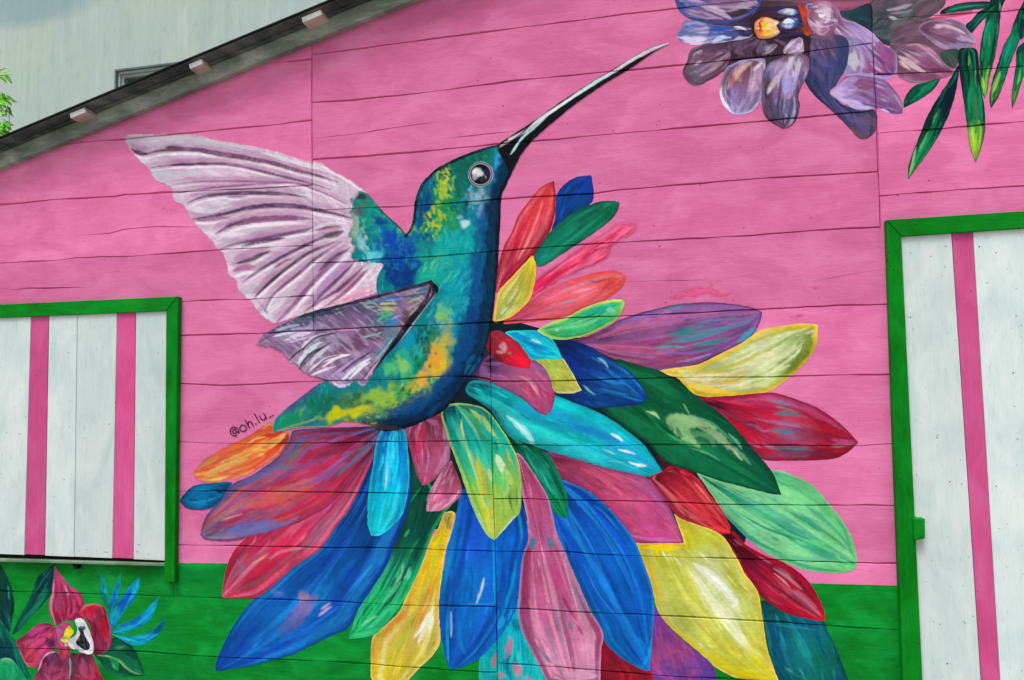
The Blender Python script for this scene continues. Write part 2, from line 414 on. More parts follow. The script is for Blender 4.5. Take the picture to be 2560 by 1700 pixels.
# a painted shape: colours are the pigments the muralist put on the boards
class Pic:
    def __init__(s, x, y, d): s.x, s.y, s.d = x, y, d; s.c = np.zeros((len(x), 3)); s.a = np.ones(len(x))
    def fill(s, c): s.c[:] = hx(c) if isinstance(c, str) else c
    def mixin(s, m, c):
        c = hx(c) if isinstance(c, str) else c
        m = np.clip(m, 0, 1)[:, None]; s.c = s.c*(1-m)+c*m
    def stroke(s, pts, w, c, op=1.0, soft=1.4, seed=0, taper=True, rough=0.35):
        p = P(pts)[0] if isinstance(pts, str) else np.asarray(pts, float)
        x0, y0 = p.min(0)-w-6; x1, y1 = p.max(0)+w+6
        k = np.where((s.x > x0) & (s.x < x1) & (s.y > y0) & (s.y < y1))[0]
        if not len(k): return
        d, t = linedist(s.x[k], s.y[k], p)
        ww = w/2*(np.sqrt(np.clip(np.sin(np.pi*np.clip(t, .02, .98)), 0, 1)) if taper else 1)
        ww = ww*(1+rough*(vn(s.x[k]/10, s.y[k]/10, seed+3)-.5)*2)
        m = np.zeros(len(s.x)); m[k] = ss(soft, -soft, d-ww)*op*(.78+.22*ss(.25, .6, vn(d*.75+seed, t*np.hypot(*(p[-1]-p[0]))/22, seed)))
        s.mixin(m, c)
    def blob(s, x, y, rx, ry, a, c, op=1.0, rough=0.5, soft=0.5, seed=0):
        ca, sa = math.cos(math.radians(a)), math.sin(math.radians(a))
        wx = (vn(s.x/14, s.y/14, seed+1)-.5)*rough*2*min(rx, ry); wy = (vn(s.x/14, s.y/14, seed+2)-.5)*rough*2*min(rx, ry)
        dx, dy = s.x-x+wx, s.y-y+wy
        u = (dx*ca+dy*sa)/rx; v = (-dx*sa+dy*ca)/ry; r = np.sqrt(u*u+v*v)+(vn(s.x/7, s.y/7, seed+5)-.5)*.22*rough*2
        s.mixin(ss(1+soft*.5, 1-soft, r)*op, c)
    def axis(s, ax):
        p = P(ax)[0]; b, t = p[0], p[-1]; L = np.hypot(*(t-b)); e = (t-b)/L
        bend = 0.0
        if len(p) == 3:
            m = p[1]-b; bend = (-m[0]*e[1]+m[1]*e[0])*4
        u = ((s.x-b[0])*e[0]+(s.y-b[1])*e[1])/L; v = -(s.x-b[0])*e[1]+(s.y-b[1])*e[0]
        uc = np.clip(u, 0, 1); v = v-bend*uc*(1-uc)
        s.u = u; s.vv = v; s.L = L
        s.s = v/(np.abs(v)+np.maximum(s.d, 0)+2.5)
    def ramp(s, cols, jit=.25, seed=0):
        C = np.array([hx(c) for c in cols]); n = len(C)
        t = np.clip(s.u+(fbm(s.s*3, s.u*3, seed)-.5)*jit*2, 0, 1)*(n-1)
        i = np.clip(t.astype(int), 0, n-2); f = (t-i)[:, None]; f = f*f*(3-2*f)
        s.c = C[i]*(1-f)+C[i+1]*f
    def streaks(s, c, amt, fa=5, fb=2.0, th=.55, sh=.12, seed=0, u0=-9, u1=9):
        n = .6*vn(s.s*fa, s.u*fb, seed)+.4*vn(s.s*fa*2.7, s.u*fb*1.8, seed+4)
        m = ss(th, th+sh, n)*amt*ss(u0-.08, u0+.08, s.u)*ss(u1+.08, u1-.08, s.u)
        s.mixin(m, c)
    def hair(s, amt=.16, seed=0):
        n = .5*vn(s.s*9, s.u*s.L/40, seed+8)+.5*vn(s.vv/3.4+s.u*3, s.u*s.L/30, seed+9)
        s.c = s.c*(1+amt*1.6*(n-.5))[:, None]
        b = fbm(s.vv/26, s.u*s.L/60, seed+12, 2); s.c = s.c*(1+.55*(b-.5))[:, None]
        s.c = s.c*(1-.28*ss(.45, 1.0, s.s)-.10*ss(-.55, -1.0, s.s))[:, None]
        n2 = vn(s.x/7, s.y/7, seed+2); s.c = s.c*(1+amt*.8*(n2-.5))[:, None]
    def edge(s, c, w, op=1.0, seed=0, side=0):
        m = ss(w*1.5, w*.25, s.d*(1+.5*(vn(s.x/16, s.y/16, seed+6)-.5)))*op
        if side: m = m*ss(-.25, .25, s.s*side)
        s.mixin(m, c)

LSTEP = 0.00003; LCOUNT = [0]
def paint(name, parent, outline, fn, layer, g=2.4, label=None, poly=None, pad=0):
    LCOUNT[0] += 1; zl_ = layer+(LCOUNT[0] % 9)*.1      # every coat lies just above the one before
    pl = smooth_closed(outline) if poly is None else poly
    x0, y0 = pl.min(0)-3; x1, y1 = pl.max(0)+3
    V, T = gridmesh(max(x0, -260), max(y0, -260), min(x1, 2640), min(y1, 1700), g)
    d = sdf(V[:, 0], V[:, 1], pl)
    V = np.column_stack([V, d])
    # hand-painted edge: a little unsteady
    e = (vn(V[:, 0]/9, V[:, 1]/9, layer)-.5)*1.4
    V, T = cut(V, T, d+e, 1)
    V, T = compact(V, T); V, T = split_joints(V, T); V, T = compact(V, T)
    x, y = V[:, 0], V[:, 1]
    pic = Pic(x, y, V[:, 2]); fn(pic)
    Wp = plane(x, y); Wp[:, 1] += groove(x, y)-0.0004-LSTEP*zl_
    me = mesh_np(name, Wp, T)
    at = me.attributes.new('paint', 'FLOAT_COLOR', 'POINT')
    at.data.foreach_set('color', np.column_stack([np.clip(pic.c, 0.0015, 0.93), np.clip(pic.a, 0, 1)]).astype(np.float32).ravel())
    o = link(name, me, PAINT if pic.a.min() > .99 else THIN, parent)
    if label: o['label'] = label
    return o
def empty(name, d=None, Y=0.0, loc=None):
    o = bpy.data.objects.new(name, None); COL.objects.link(o); o.empty_display_size = 0.1
    return o

# ------------------------------------------------------------------ things, parts
PW = {}
def root(name, loc, label, cat, group=None, kind=None):
    o = empty(name); o.location = loc; PW[o.name] = Vector(loc); tagp(o, label, cat, group, kind); return o
_link = link
def link(name, me, mat=None, parent=None):
    o = _link(name, me, mat, None)
    if parent is not None:
        o.parent = parent; o.matrix_parent_inverse = Matrix.Translation(-PW.get(parent.name, Vector((0, 0, 0))))
    return o
def bmobj(name, bm, mat, parent=None, bevel=0.0, seg=1):
    if bevel:
        bmesh.ops.bevel(bm, geom=list(bm.edges), offset=bevel, segments=seg, affect='EDGES', clamp_overlap=True)
    bmesh.ops.recalc_face_normals(bm, faces=bm.faces)
    me = bpy.data.meshes.new(name); bm.to_mesh(me); bm.free()
    return link(name, me, mat, parent)
def prism(name, dpoly, Yf, Yb, mat, parent=None, bevel=0.0015, label=None):
    """outline given in picture units on the plane Y=Yf, extruded straight back to Yb"""
    p = np.array(dpoly, float); W = plane(p[:, 0], p[:, 1], Yf)
    bm = bmesh.new()
    a = [bm.verts.new(w) for w in W]; b = [bm.verts.new((w[0], Yb, w[2])) for w in W]
    n = len(a); bm.faces.new(a); bm.faces.new(b[::-1])
    for i in range(n): bm.faces.new((a[i], b[i], b[(i+1) % n], a[(i+1) % n]))
    o = bmobj(name, bm, mat, parent, bevel)
    if label: o['label'] = label
    return o
def boxw(name, pts_xz, Yf, Yb, mat, parent=None, bevel=0.0015):
    bm = bmesh.new()
    a = [bm.verts.new((x, Yf, z)) for x, z in pts_xz]; b = [bm.verts.new((x, Yb, z)) for x, z in pts_xz]
    n = len(a); bm.faces.new(a); bm.faces.new(b[::-1])
    for i in range(n): bm.faces.new((a[i], b[i], b[(i+1) % n], a[(i+1) % n]))
    return bmobj(name, bm, mat, parent, bevel)

# ---- the ground
def sheet(name, x0, y0, x1, y1, z, mat, nx=40, ny=40):
    X, Y = np.meshgrid(np.linspace(x0, x1, nx+1), np.linspace(y0, y1, ny+1)); k = np.arange((nx+1)*(ny+1)).reshape(ny+1, nx+1)
    Z = np.full(X.shape, z)
    me = mesh_np(name, np.stack([X.ravel(), Y.ravel(), Z.ravel()], 1), np.stack([k[:-1, :-1].ravel(), k[:-1, 1:].ravel(), k[1:, 1:].ravel(), k[1:, :-1].ravel()], 1))
    return tagp(link(name, me, mat), kind='structure')
sheet('ground', -120, -120, 120, 120, 0.0, simple_mat('packed_earth', hx('8f867a'), hx('a59c90'), 3))

# ---- the boarded house
HOUSE = root('board_house', (0.6, 0, 0), 'pink and green timber board house with mural, shuttered window and door', 'house')
ROOFL = lambda x: 386.0-0.407*x                        # lower edge of the grey rake board
wa, wb_ = plane(0, ROOFL(0), -0.03), plane(900, ROOFL(900), -0.03)
SL = (wb_[2]-wa[2])/(wb_[0]-wa[0])
XAP = plane(2150, 300)[0]                              # ridge, above the photograph
def zline(w): return lambda X: w[2]+SL*(XAP-w[0])-SL*np.abs(X-XAP)
zlow = zline(wa)                                       # underside edge of rake board
zsof = zline(plane(0, 349.0, -0.03))                   # soffit = top of rake board
ztop = zline(plane(0, 318.5, -0.105))
ztopb = lambda X: zsof(X)+0.034
BORD = [(-500, 1268), (410, 1298), (520, 1299), (1873, 1345), (2070, 1350), (3000, 1388)]
bx_, by_ = np.array(BORD).T
def board(js0, js1, vl=None, vr=None):
    x0 = XL if vl is None else vl.c.min()-3; x1 = XR if vr is None else vr.c.max()+3
    k0 = (js0.kn >= x0-24) & (js0.kn <= x1+24); k1 = (js1.kn >= x0-24) & (js1.kn <= x1+24)
    y0, y1 = js0.c[k0].min()-3, js1.c[k1].max()+3
    V, T = gridmesh(x0, y0, x1, y1, KNOT)
    for f, s in ((lambda x, y: js0.f(x, y), 1), (lambda x, y: js1.f(x, y), -1)):
        V, T = cut(V, T, f(V[:, 0], V[:, 1]), s)
        if not len(T): return None
    if vl is not None: V, T = cut(V, T, vl.f(V[:, 0], V[:, 1]), 1)
    if vr is not None: V, T = cut(V, T, vr.f(V[:, 0], V[:, 1]), -1)
    W = plane(V[:, 0], V[:, 1])
    V, T = cut(V, T, zlow(W[:, 0])+0.02-W[:, 2], 1)
    if len(T) < 2: return None
    V, T = compact(V, T); V, T = split_joints(V, T)
    V, T = cut(V, T, V[:, 1]-np.interp(V[:, 0], bx_, by_)-1.0*(vn(V[:, 0]/13, V[:, 0]*0, 9)-.5), 0)
    V, T = compact(V, T)
    x, y = V[:, 0], V[:, 1]
    W = plane(x, y); W[:, 1] += groove(x, y)
    # sides and back: the board has its thickness
    e = np.concatenate([T[:, [0, 1]], T[:, [1, 2]], T[:, [2, 0]]])
    es = np.sort(e, 1); key = es[:, 0].astype(np.int64)*len(V)+es[:, 1]
    u, idx, cnt = np.unique(key, return_index=True, return_counts=True)
    be = e[idx[cnt == 1]]
    n = len(W); B = W.copy(); B[:, 1] = 0.022
    S = np.concatenate([np.stack([be[:, 1], be[:, 0], be[:, 0]+n], 1), np.stack([be[:, 1], be[:, 0]+n, be[:, 1]+n], 1)])
    cy = y[T].mean(1); cx = x[T].mean(1)
    mi = (cy > np.interp(cx, bx_, by_)).astype(np.int32)
    me_ = mesh_np('plank', np.vstack([W, B]), np.concatenate([T, S]))
    me_.materials.append(PINK); me_.materials.append(GREEN)
    green_all = mi.mean() > .5
    me_.polygons.foreach_set('material_index', np.concatenate([mi, np.full(len(S), int(green_all), np.int32)]))
    return link('plank', me_, None, HOUSE)
for js, vl, vr in ((JA+[J7], None, V1), (JB+[J7], V1, V3), (JC+[J7], V3, None), ([J7]+JL, None, V2), ([J7]+JR, V2, None)):
    for a, b in zip(js[:-1], js[1:]): board(a, b, vl, vr)
# dark sheathing behind the boards
xa, xb = plane(XL, 1000)[0], plane(XR, 1000)[0]
boxw('wall_lining', [(xa, .05), (xb, .05), (xb, zlow(xb)), (XAP, zlow(XAP)), (xa, zlow(xa))], 0.030, 0.06, VOID, HOUSE, 0)
boxw('skirting', [(xa, 0.0), (xb, 0.0), (xb, 0.12), (xa, 0.12)], -0.02, 0.03, GREEN, HOUSE)

# rake boards, roof, purlins
def slab(name, X0, X1, fa, fb, Yf, Yb, mat, par, bevel=0.0015):
    return boxw(name, [(X0, fa(X0)), (X1, fa(X1)), (X1, fb(X1)), (X0, fb(X0))], Yf, Yb, mat, par, bevel)
Xr = XAP+(XAP-xa)
slab('rake_board', xa-.2, XAP, zlow, lambda X: zsof(X)-.0005, -0.030, -0.0005, RAKE, HOUSE, .002)
slab('rake_board', XAP, Xr, zlow, lambda X: zsof(X)-.0005, -0.030, -0.0005, RAKE, HOUSE, .002)
roof = slab('roof', xa-.35, XAP, zsof, lambda X: zsof(X)+0.014, -0.098, 2.4, DARKW, HOUSE)
slab('roof', XAP, Xr+.2, zsof, lambda X: zsof(X)+0.014, -0.098, 2.4, DARKW, HOUSE)
slab('roofing_sheet', xa-.35, XAP, lambda X: zsof(X)+0.0145, ztop, -0.105, 2.42, BLACKM, roof)
slab('roofing_sheet', XAP, Xr+.2, lambda X: zsof(X)+0.0145, ztop, -0.105, 2.42, BLACKM, roof)
# a lath nailed along the eave underside gives the second dark line
slab('eave_lath', xa-.3, XAP, lambda X: zsof(X)-.010, lambda X: zsof(X)-.0005, -0.050, -0.031, DARKW, roof)
L_ = math.hypot(1, SL); ux, uz = 1/L_, SL/L_
for i, (dx, dy, ww, lab) in enumerate(((178, 257, .070, 'white-topped'), (450, 152, .056, ''), (717, 35, .078, ''), (-95, 362, .07, ''), (990, -74, .07, ''), (1260, -185, .07, ''))):
    w = plane(dx, dy, -0.088); X = w[0]; Z = zsof(X)-0.001
    c = []
    for a, h in ((-.56, -.023), (.56, -.023), (.56, 0), (-.56, 0)):
        c.append((X+ux*a*ww-uz*h, Z+uz*a*ww+ux*h))
    pu = boxw('purlin', c, -0.086, 2.3, UNDERB, HOUSE, .002)
    c2 = []
    for a, h in ((-.55, -.0215), (.55, -.0215), (.55, -.001), (-.55, -.001)):
        c2.append((X+ux*a*(ww-.003)-uz*h, Z+uz*a*(ww-.003)+ux*h))
    boxw('painted_end', c2, -0.090, -0.0862, ENDW, pu, .001)

# shuttered window
def lx(a, b, y): return a[0]+(b[0]-a[0])*(y-a[1])/(b[1]-a[1])
WIN = prism('window', [(-235, 715), (398, 690), (392, 1303), (-235, 1285)], -0.006, -0.0025, VOID, HOUSE, 0, label='closed white and pink striped shutter window in a green frame')
wbot = lambda x: 1277+0.041*x if x < 400 else 1293
edges = [(-222, -252, 'w'), (-148, -176, 's'), (-104, -128, 'w'), (72, 56, 's'), (113, 103, 'w'), (178.4, 170.6, 'w'), (270, 259, 's'), (313, 307, 'w'), (392, 386, None)]
for (t0, b0, k), (t1, b1, _) in zip(edges[:-1], edges[1:]):
    g = .55; jag = random.uniform(-1.5, 1.5)
    prism('shutter_stripe' if k == 's' else 'shutter_board',
          [(t0+g, 708), (t1-g, 706), (b1-g, wbot(b1)+jag), (b0+g, wbot(b0)+jag)], -0.0150 if k == 's' else -0.0165, -0.0062, STRIPE if k == 's' else WHITE, WIN, .0012)
prism('frame_rail', [(-262, 713.5), (410.2, 683.4), (382, 717), (-235, 742.5)], -0.0255, -0.0005, TRIMH, WIN, .002)
prism('frame_post', [(410.6, 684.4), (401.6, 1343), (378.4, 1341), (382.6, 717.6)], -0.026, -0.0005, TRIM, WIN, .002)
prism('frame_post', [(-236, 743), (-262, 711.5), (-300, 1290), (-272, 1290)], -0.043, -0.0005, TRIM, WIN, .002)
prism('sill', [(-272, 1281.5), (378.8, 1299.5), (378.8, 1306), (-272, 1288)], -0.026, -0.0005, SILLM, WIN, .002)
prism('sill_block', [(166, 1299), (180, 1300), (178, 1312), (169, 1311)], -0.020, -0.0005, VOID, WIN, .001)

# door
DOOR = prism('door', [(2064, 535), (2625, 500), (2735, 1900), (2100, 1900)], -0.006, -0.0025, VOID, HOUSE, 0, label='tall white door with a narrow pink stripe in a green frame')
def ex(t, b, y): return t+(b-t)*(y-530)/(1568-530)
de = [(2062, 2110, 'w'), (2193.5, 2262, 's'), (2243, 2306, 'w'), (2392, 2474, 's'), (2437, 2523, 'w'), (2620, 2700, None)]
for (t0, b0, k), (t1, b1, _) in zip(de[:-1], de[1:]):
    prism('door_stripe' if k == 's' else 'door_board', [(ex(t0, b0, 515)+.6, 515), (ex(t1, b1, 505)-.6, 505), (ex(t1, b1, 1895)-.6, 1895), (ex(t0, b0, 1895)+.6, 1895)],
          -0.016 if k == 's' else -0.018, -0.0062, STRIPE if k == 's' else WHITE, DOOR, .0012)
prism('frame_rail', [(2044, 507), (2655, 467), (2618, 509), (2079, 545)], -0.029, -0.0005, TRIMH, DOOR, .002)
prism('frame_post', [(2043.5, 507.6), (2078.4, 545.8), (2127, 1568), (2143, 1900), (2095, 1900), (2082.5, 1568), (2061, 1000)], -0.030, -0.0005, TRIM, DOOR, .002)
prism('frame_post', [(2619, 508), (2656, 464), (2760, 1900), (2712, 1900)], -0.047, -0.0005, TRIM, DOOR, .002)
prism('latch_block', [(2106, 1195), (2133, 1196), (2133, 1242), (2127, 1243.5), (2108, 1246)], -0.044, -0.0165, TRIM, DOOR, .002)
# nail heads
nail_me = None
def nail(x, y, Y, par, r=0.0024):
    global nail_me
    if nail_me is None:
        bm = bmesh.new(); bmesh.ops.create_cone(bm, cap_ends=True, segments=8, radius1=1, radius2=.6, depth=.8); nail_me = bpy.data.meshes.new('nail'); bm.to_mesh(nail_me); bm.free(); nail_me.materials.append(NAILM)
    o = bpy.data.objects.new('nail', nail_me); COL.objects.link(o); w = plane(x, y, Y)
    o.rotation_euler = (math.radians(90), 0, 0); o.scale = (r, r*random.uniform(.8, 1.5), .0009); o.location = w
    o.parent = par; o.matrix_parent_inverse = Matrix.Translation(-PW.get(par.name, Vector((0, 0, 0))))
for x, y in ((1521, 241), (1521, 279), (1308, 286), (1514, 288), (1383, 422), (1508, 520), (1615, 428), (1715, 525), (1520, 568), (1535, 697), (2142, 416), (2070, 450), (1160, 244), (1158, 268), (1102, 186), (1131, 134),
             (2076, 614), (1932, 985), (1300, 1280), (1300, 1383), (1258, 1376), (1208, 1381), (1175, 1514), (1176, 1120), (377, 480), (395, 482)):
    nail(x, y, -0.006 if 1170 < x < 1320 and y > 1000 else -0.0006, HOUSE, .0022)
for x, y in ((160, 985), (194, 984), (194, 989), (148, 1106), (120, 1277), (184, 1270), (200, 1268), (223, 1270), (242, 1273), (247, 1274), (317, 1272), (342, 1277), (45, 1000), (252, 978), (347, 985), (196, 1010)):
    nail(x, y, -0.0166, WIN, .0024)
for x, y in ((2258, 569), (2297, 583), (2181, 568), (2190, 1111), (2217, 1116), (2297, 1121), (2146, 592), (2184, 1530), (2336, 860)):
    nail(x, y, -0.0181, DOOR, .0024)
for x, y, Y in ((2094, 511, -.0292), (2349, 538-12, -.0292), (2049, 582, -.0302), (2047, 600, -.0302), (2052, 613, -.0302), (2066, 579, -.0302), (2063, 711, -.0302), (2079, 1103, -.0302), (2087, 1378, -.0302), (2104, 1420, -.0302), (2118, 1483, -.0302), (2066, 945, -.0302), (339, 703, -.0257), (402, 765, -.0262), (393, 1312, -.0262), (179, 707+8, -.0257)):
    nail(x, y, Y, DOOR if x > 1000 else WIN, .0026)

# ---- the pale building behind
def concrete():
    m, n, b = newmat('stained_pale_render'); p = pos(n)
    big = noise(n, p, .9, detail=4); st = noise(n, p, 2.2, sx=4.5, sz=.45, detail=5, rough=.65); fi = noise(n, p, 16, sx=2, sz=.5, detail=4)
    c = mix(n, mapr(n, big, .35, .65), hx('adbfbd'), hx('b2c2b6'))
    c = mix(n, mapr(n, st, .52, .74, 0, .38), c, hx('8ba4a2'))
    c = mix(n, mapr(n, st, .45, .28, 0, .5), c, hx('c6d2d0'))
    c = mix(n, mapr(n, fi, .55, .72, 0, .35), c, hx('86a09c'))
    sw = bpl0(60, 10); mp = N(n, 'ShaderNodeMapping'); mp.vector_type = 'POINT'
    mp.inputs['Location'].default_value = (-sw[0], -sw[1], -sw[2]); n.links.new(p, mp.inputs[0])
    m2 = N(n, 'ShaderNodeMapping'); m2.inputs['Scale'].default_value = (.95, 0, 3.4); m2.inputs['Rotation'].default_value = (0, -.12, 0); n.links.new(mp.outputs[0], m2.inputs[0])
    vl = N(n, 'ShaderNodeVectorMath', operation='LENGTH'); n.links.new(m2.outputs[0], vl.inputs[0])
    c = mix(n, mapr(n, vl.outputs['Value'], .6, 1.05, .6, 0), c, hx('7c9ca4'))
    n.links.new(c, b.inputs['Base Color']); b.inputs['Roughness'].default_value = .9
    bump(n, b, fi, .3, .01); return m
def bpl0(x, y): return plane(x, y, 4.2)
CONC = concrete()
BLD = root('rendered_building', (-2, 4.2, 0), 'tall pale green-grey stained building rising behind the roof edge', 'building')
YB = 4.2
def bpl(x, y, Y=YB): return plane(x, y, Y)
wtl, wtr = bpl(277, 171), bpl(430, 152); zt_ = wtl[2]
wx0, wx1 = wtl[0], wtl[0]+1.15; wz1 = zt_; wz0 = zt_-1.25
bx0, bx1, bz1 = -9.0, 7.0, 11.0
bm = bmesh.new()
def rect(x0, x1, z0, z1, Y):
    bm.faces.new([bm.verts.new(v) for v in ((x0, Y, z0), (x1, Y, z0), (x1, Y, z1), (x0, Y, z1))])
for r in ((bx0, wx0, 0, bz1), (wx1, bx1, 0, bz1), (wx0, wx1, 0, wz0), (wx0, wx1, wz1, bz1)): rect(*r, YB)
for a, b in (((wx0, wz0), (wx0, wz1)), ((wx0, wz1), (wx1, wz1)), ((wx1, wz1), (wx1, wz0)), ((wx1, wz0), (wx0, wz0))):
    bm.faces.new([bm.verts.new(v) for v in ((a[0], YB, a[1]), (b[0], YB, b[1]), (b[0], YB+.16, b[1]), (a[0], YB+.16, a[1]))])
rect(bx0, bx1, 0, bz1, YB+.5)
for a, b in (((bx0, 0), (bx0, bz1)), ((bx1, 0), (bx1, bz1)), ((bx0, bz1), (bx1, bz1))):
    bm.faces.new([bm.verts.new(v) for v in ((a[0], YB, a[1]), (b[0], YB, b[1]), (b[0], YB+4, b[1]), (a[0], YB+4, a[1]))])
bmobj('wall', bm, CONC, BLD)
FRM = simple_mat('grey_window_frame', hx('8d9c9a'), hx('a3b0ae'), 8)
GLS, _n, _b = newmat('window_glass'); _b.inputs['Base Color'].default_value = (*hx('aebdbf'), 1); _b.inputs['Roughness'].default_value = .15
def frame_ring(name, x0, x1, z0, z1, t, Yf, Yb, mat, par):
    bm = bmesh.new()
    o = [(x0, z0), (x1, z0), (x1, z1), (x0, z1)]; i = [(x0+t, z0+t), (x1-t, z0+t), (x1-t, z1-t), (x0+t, z1-t)]
    vs = [[bm.verts.new((x, Y, z)) for x, z in L] for L in (o, i) for Y in (Yf, Yb)]
    for k in range(4):
        q = (k+1) % 4
        bm.faces.new((vs[0][k], vs[0][q], vs[2][q], vs[2][k])); bm.faces.new((vs[1][k], vs[1][q], vs[0][q], vs[0][k])); bm.faces.new((vs[2][k], vs[2][q], vs[3][q], vs[3][k]))
    return bmobj(name, bm, mat, par)
wn = frame_ring('window', wx0+.002, wx1-.002, wz0+.002, wz1-.002, .035, YB+.02, YB+.15, FRM, BLD)
frame_ring('frame', wx0+.075, wx1-.075, wz0+.075, wz1-.075, .035, YB+.05, YB+.14, simple_mat('dark_window_frame', hx('39474a'), hx('4a5a5c'), 8), wn)
boxw('pane', [(wx0+.05, wz0+.05), (wx1-.05, wz0+.05), (wx1-.05, wz1-.05), (wx0+.05, wz1-.05)], YB+.12, YB+.14, GLS, wn, 0)
frame_ring('outer_trim', wx0-.045, wx1+.045, wz0-.045, wz1+.045, .02, YB-.03, YB-.001, simple_mat('dark_trim', hx('5b6c6c'), hx('6d7d7c'), 8), wn)

# ---- tree at the left edge, behind the roof
def leafmat(name, c1, c2, c3):
    m, n, b = newmat(name); p = pos(n)
    oi = noise(n, p, 9, detail=2)
    n.links.new(mix(n, mapr(n, oi, .4, .6), mix(n, mapr(n, noise(n, p, 30), .4, .6), c1, c2), c3), b.inputs['Base Color'])
    b.inputs['Roughness'].default_value = .5
    b.inputs['Transmission Weight'].default_value = 0.0
    b.inputs['Subsurface Weight'].default_value = 0.0
    return m
LEAF = leafmat('bright_leaf', hx('5fae2e'), hx('3c8a1e'), hx('86cc48'))
BARK = simple_mat('brown_bark', hx('4a3c30'), hx('6a5846'), 12)
tb = plane(-90, 300, 1.6)
TREE = root('leafy_tree', (tb[0], 1.6, 0), 'bright green leafy tree at the left edge above the roof', 'tree')
def tube(pts, rads, seg=7):
    bm = bmesh.new(); rings = []
    for k, (p_, r) in enumerate(zip(pts, rads)):
        p_ = Vector(p_); d = (Vector(pts[min(k+1, len(pts)-1)])-Vector(pts[max(k-1, 0)])).normalized()
        a = d.orthogonal().normalized(); b = d.cross(a)
        rings.append([bm.verts.new(p_+(a*math.cos(t)+b*math.sin(t))*r) for t in np.arange(seg)/seg*2*math.pi])
    for r0, r1 in zip(rings[:-1], rings[1:]):
        for k in range(seg): bm.faces.new((r0[k], r0[(k+1) % seg], r1[(k+1) % seg], r1[k]))
    return bm
cz = plane(-90, 260, 1.6)[2]
bmobj('trunk', tube([(tb[0], 1.6, 0), (tb[0]+.05, 1.62, 1.2), (tb[0]-.03, 1.6, 2.2), (tb[0], 1.6, cz-.1)], [.09, .075, .055, .03]), BARK, TREE)
bm = bmesh.new(); rr = random.Random(4)
def addleaf(bm, p_, d, n_, L, w):
    s_ = d.cross(n_).normalized(); pts = [(0, 0, 0), (.3, .5, .05), (.65, .42, .02), (1, 0, -.08), (.65, -.42, .02), (.3, -.5, .05)]
    v = [bm.verts.new(p_+d*L*a+s_*w*b+n_*L*c) for a, b, c in pts]; m0 = bm.verts.new(p_+d*L*.5-n_*L*.04)
    for k in range(6): bm.faces.new((v[k], v[(k+1) % 6], m0))
for k in range(1500):
    th = rr.uniform(0, 2*math.pi); ph = rr.uniform(-1, 1); R_ = .42*rr.uniform(.45, 1)**.5
    q = Vector((tb[0]-.13+R_*math.cos(th)*math.sqrt(1-ph*ph)*.82, 1.6+R_*math.sin(th)*math.sqrt(1-ph*ph), cz+R_*ph*1.25))
    if vn(q.x*7+40, q.z*7+40, 3) < .32: continue
    d = Vector((rr.gauss(0, 1), rr.gauss(0, 1), rr.gauss(-.3, .7))).normalized(); n_ = Vector((rr.gauss(0, .6), rr.gauss(-.4, .6), 1)).normalized()
    addleaf(bm, q, d, (n_-d*n_.dot(d)).normalized(), rr.uniform(.045, .085), rr.uniform(.018, .03))
# sprays that reach in at the picture edge
for (dx, dy, n_lf, sp) in ((8, 172, 9, 9), (6, 222, 8, 8), (3, 238, 7, 7), (10, 285, 9, 9), (4, 305, 12, 12), (2, 260, 6, 6), (6, 320, 10, 12)):
    for k in range(n_lf):
        q = Vector(plane(dx+rr.gauss(-6, sp*.8), dy+rr.gauss(0, sp*.6), 1.45+rr.uniform(-.1, .1)))
        d = Vector((rr.uniform(.2, 1), rr.gauss(0, .5), rr.gauss(-.2, .5))).normalized(); n_ = Vector((rr.gauss(0, .4), -.9, .8)).normalized()
        addleaf(bm, q, d, (n_-d*n_.dot(d)).normalized(), rr.uniform(.045, .085), rr.uniform(.018, .03))
bmobj('crown', bm, LEAF, TREE)
p0, p1 = plane(-30, 300, 1.5), plane(21, 250, 1.45)
bmobj('twig', tube([p0, plane(12, 318, 1.47), plane(21, 300, 1.46), p1], [.006, .004, .003, .0015], 5), BARK, TREE)

# ================================================================== the mural
Z1 = (258.2, 295.1); Z2 = (479.6, 405.8); Z3 = (553.4, 627.1); Z4 = (885.4, 295.1); Z5 = (1512.6, 0.0); Z6 = (1033.0, 682.5)
def tr(o, s):                                    # detail-view coordinates -> picture units
    p = P(s)[0]; return [(o[0]+a/4, o[1]+b/4) for a, b in p]
def T2(i, j): return (590.25*i, 392.0*j)

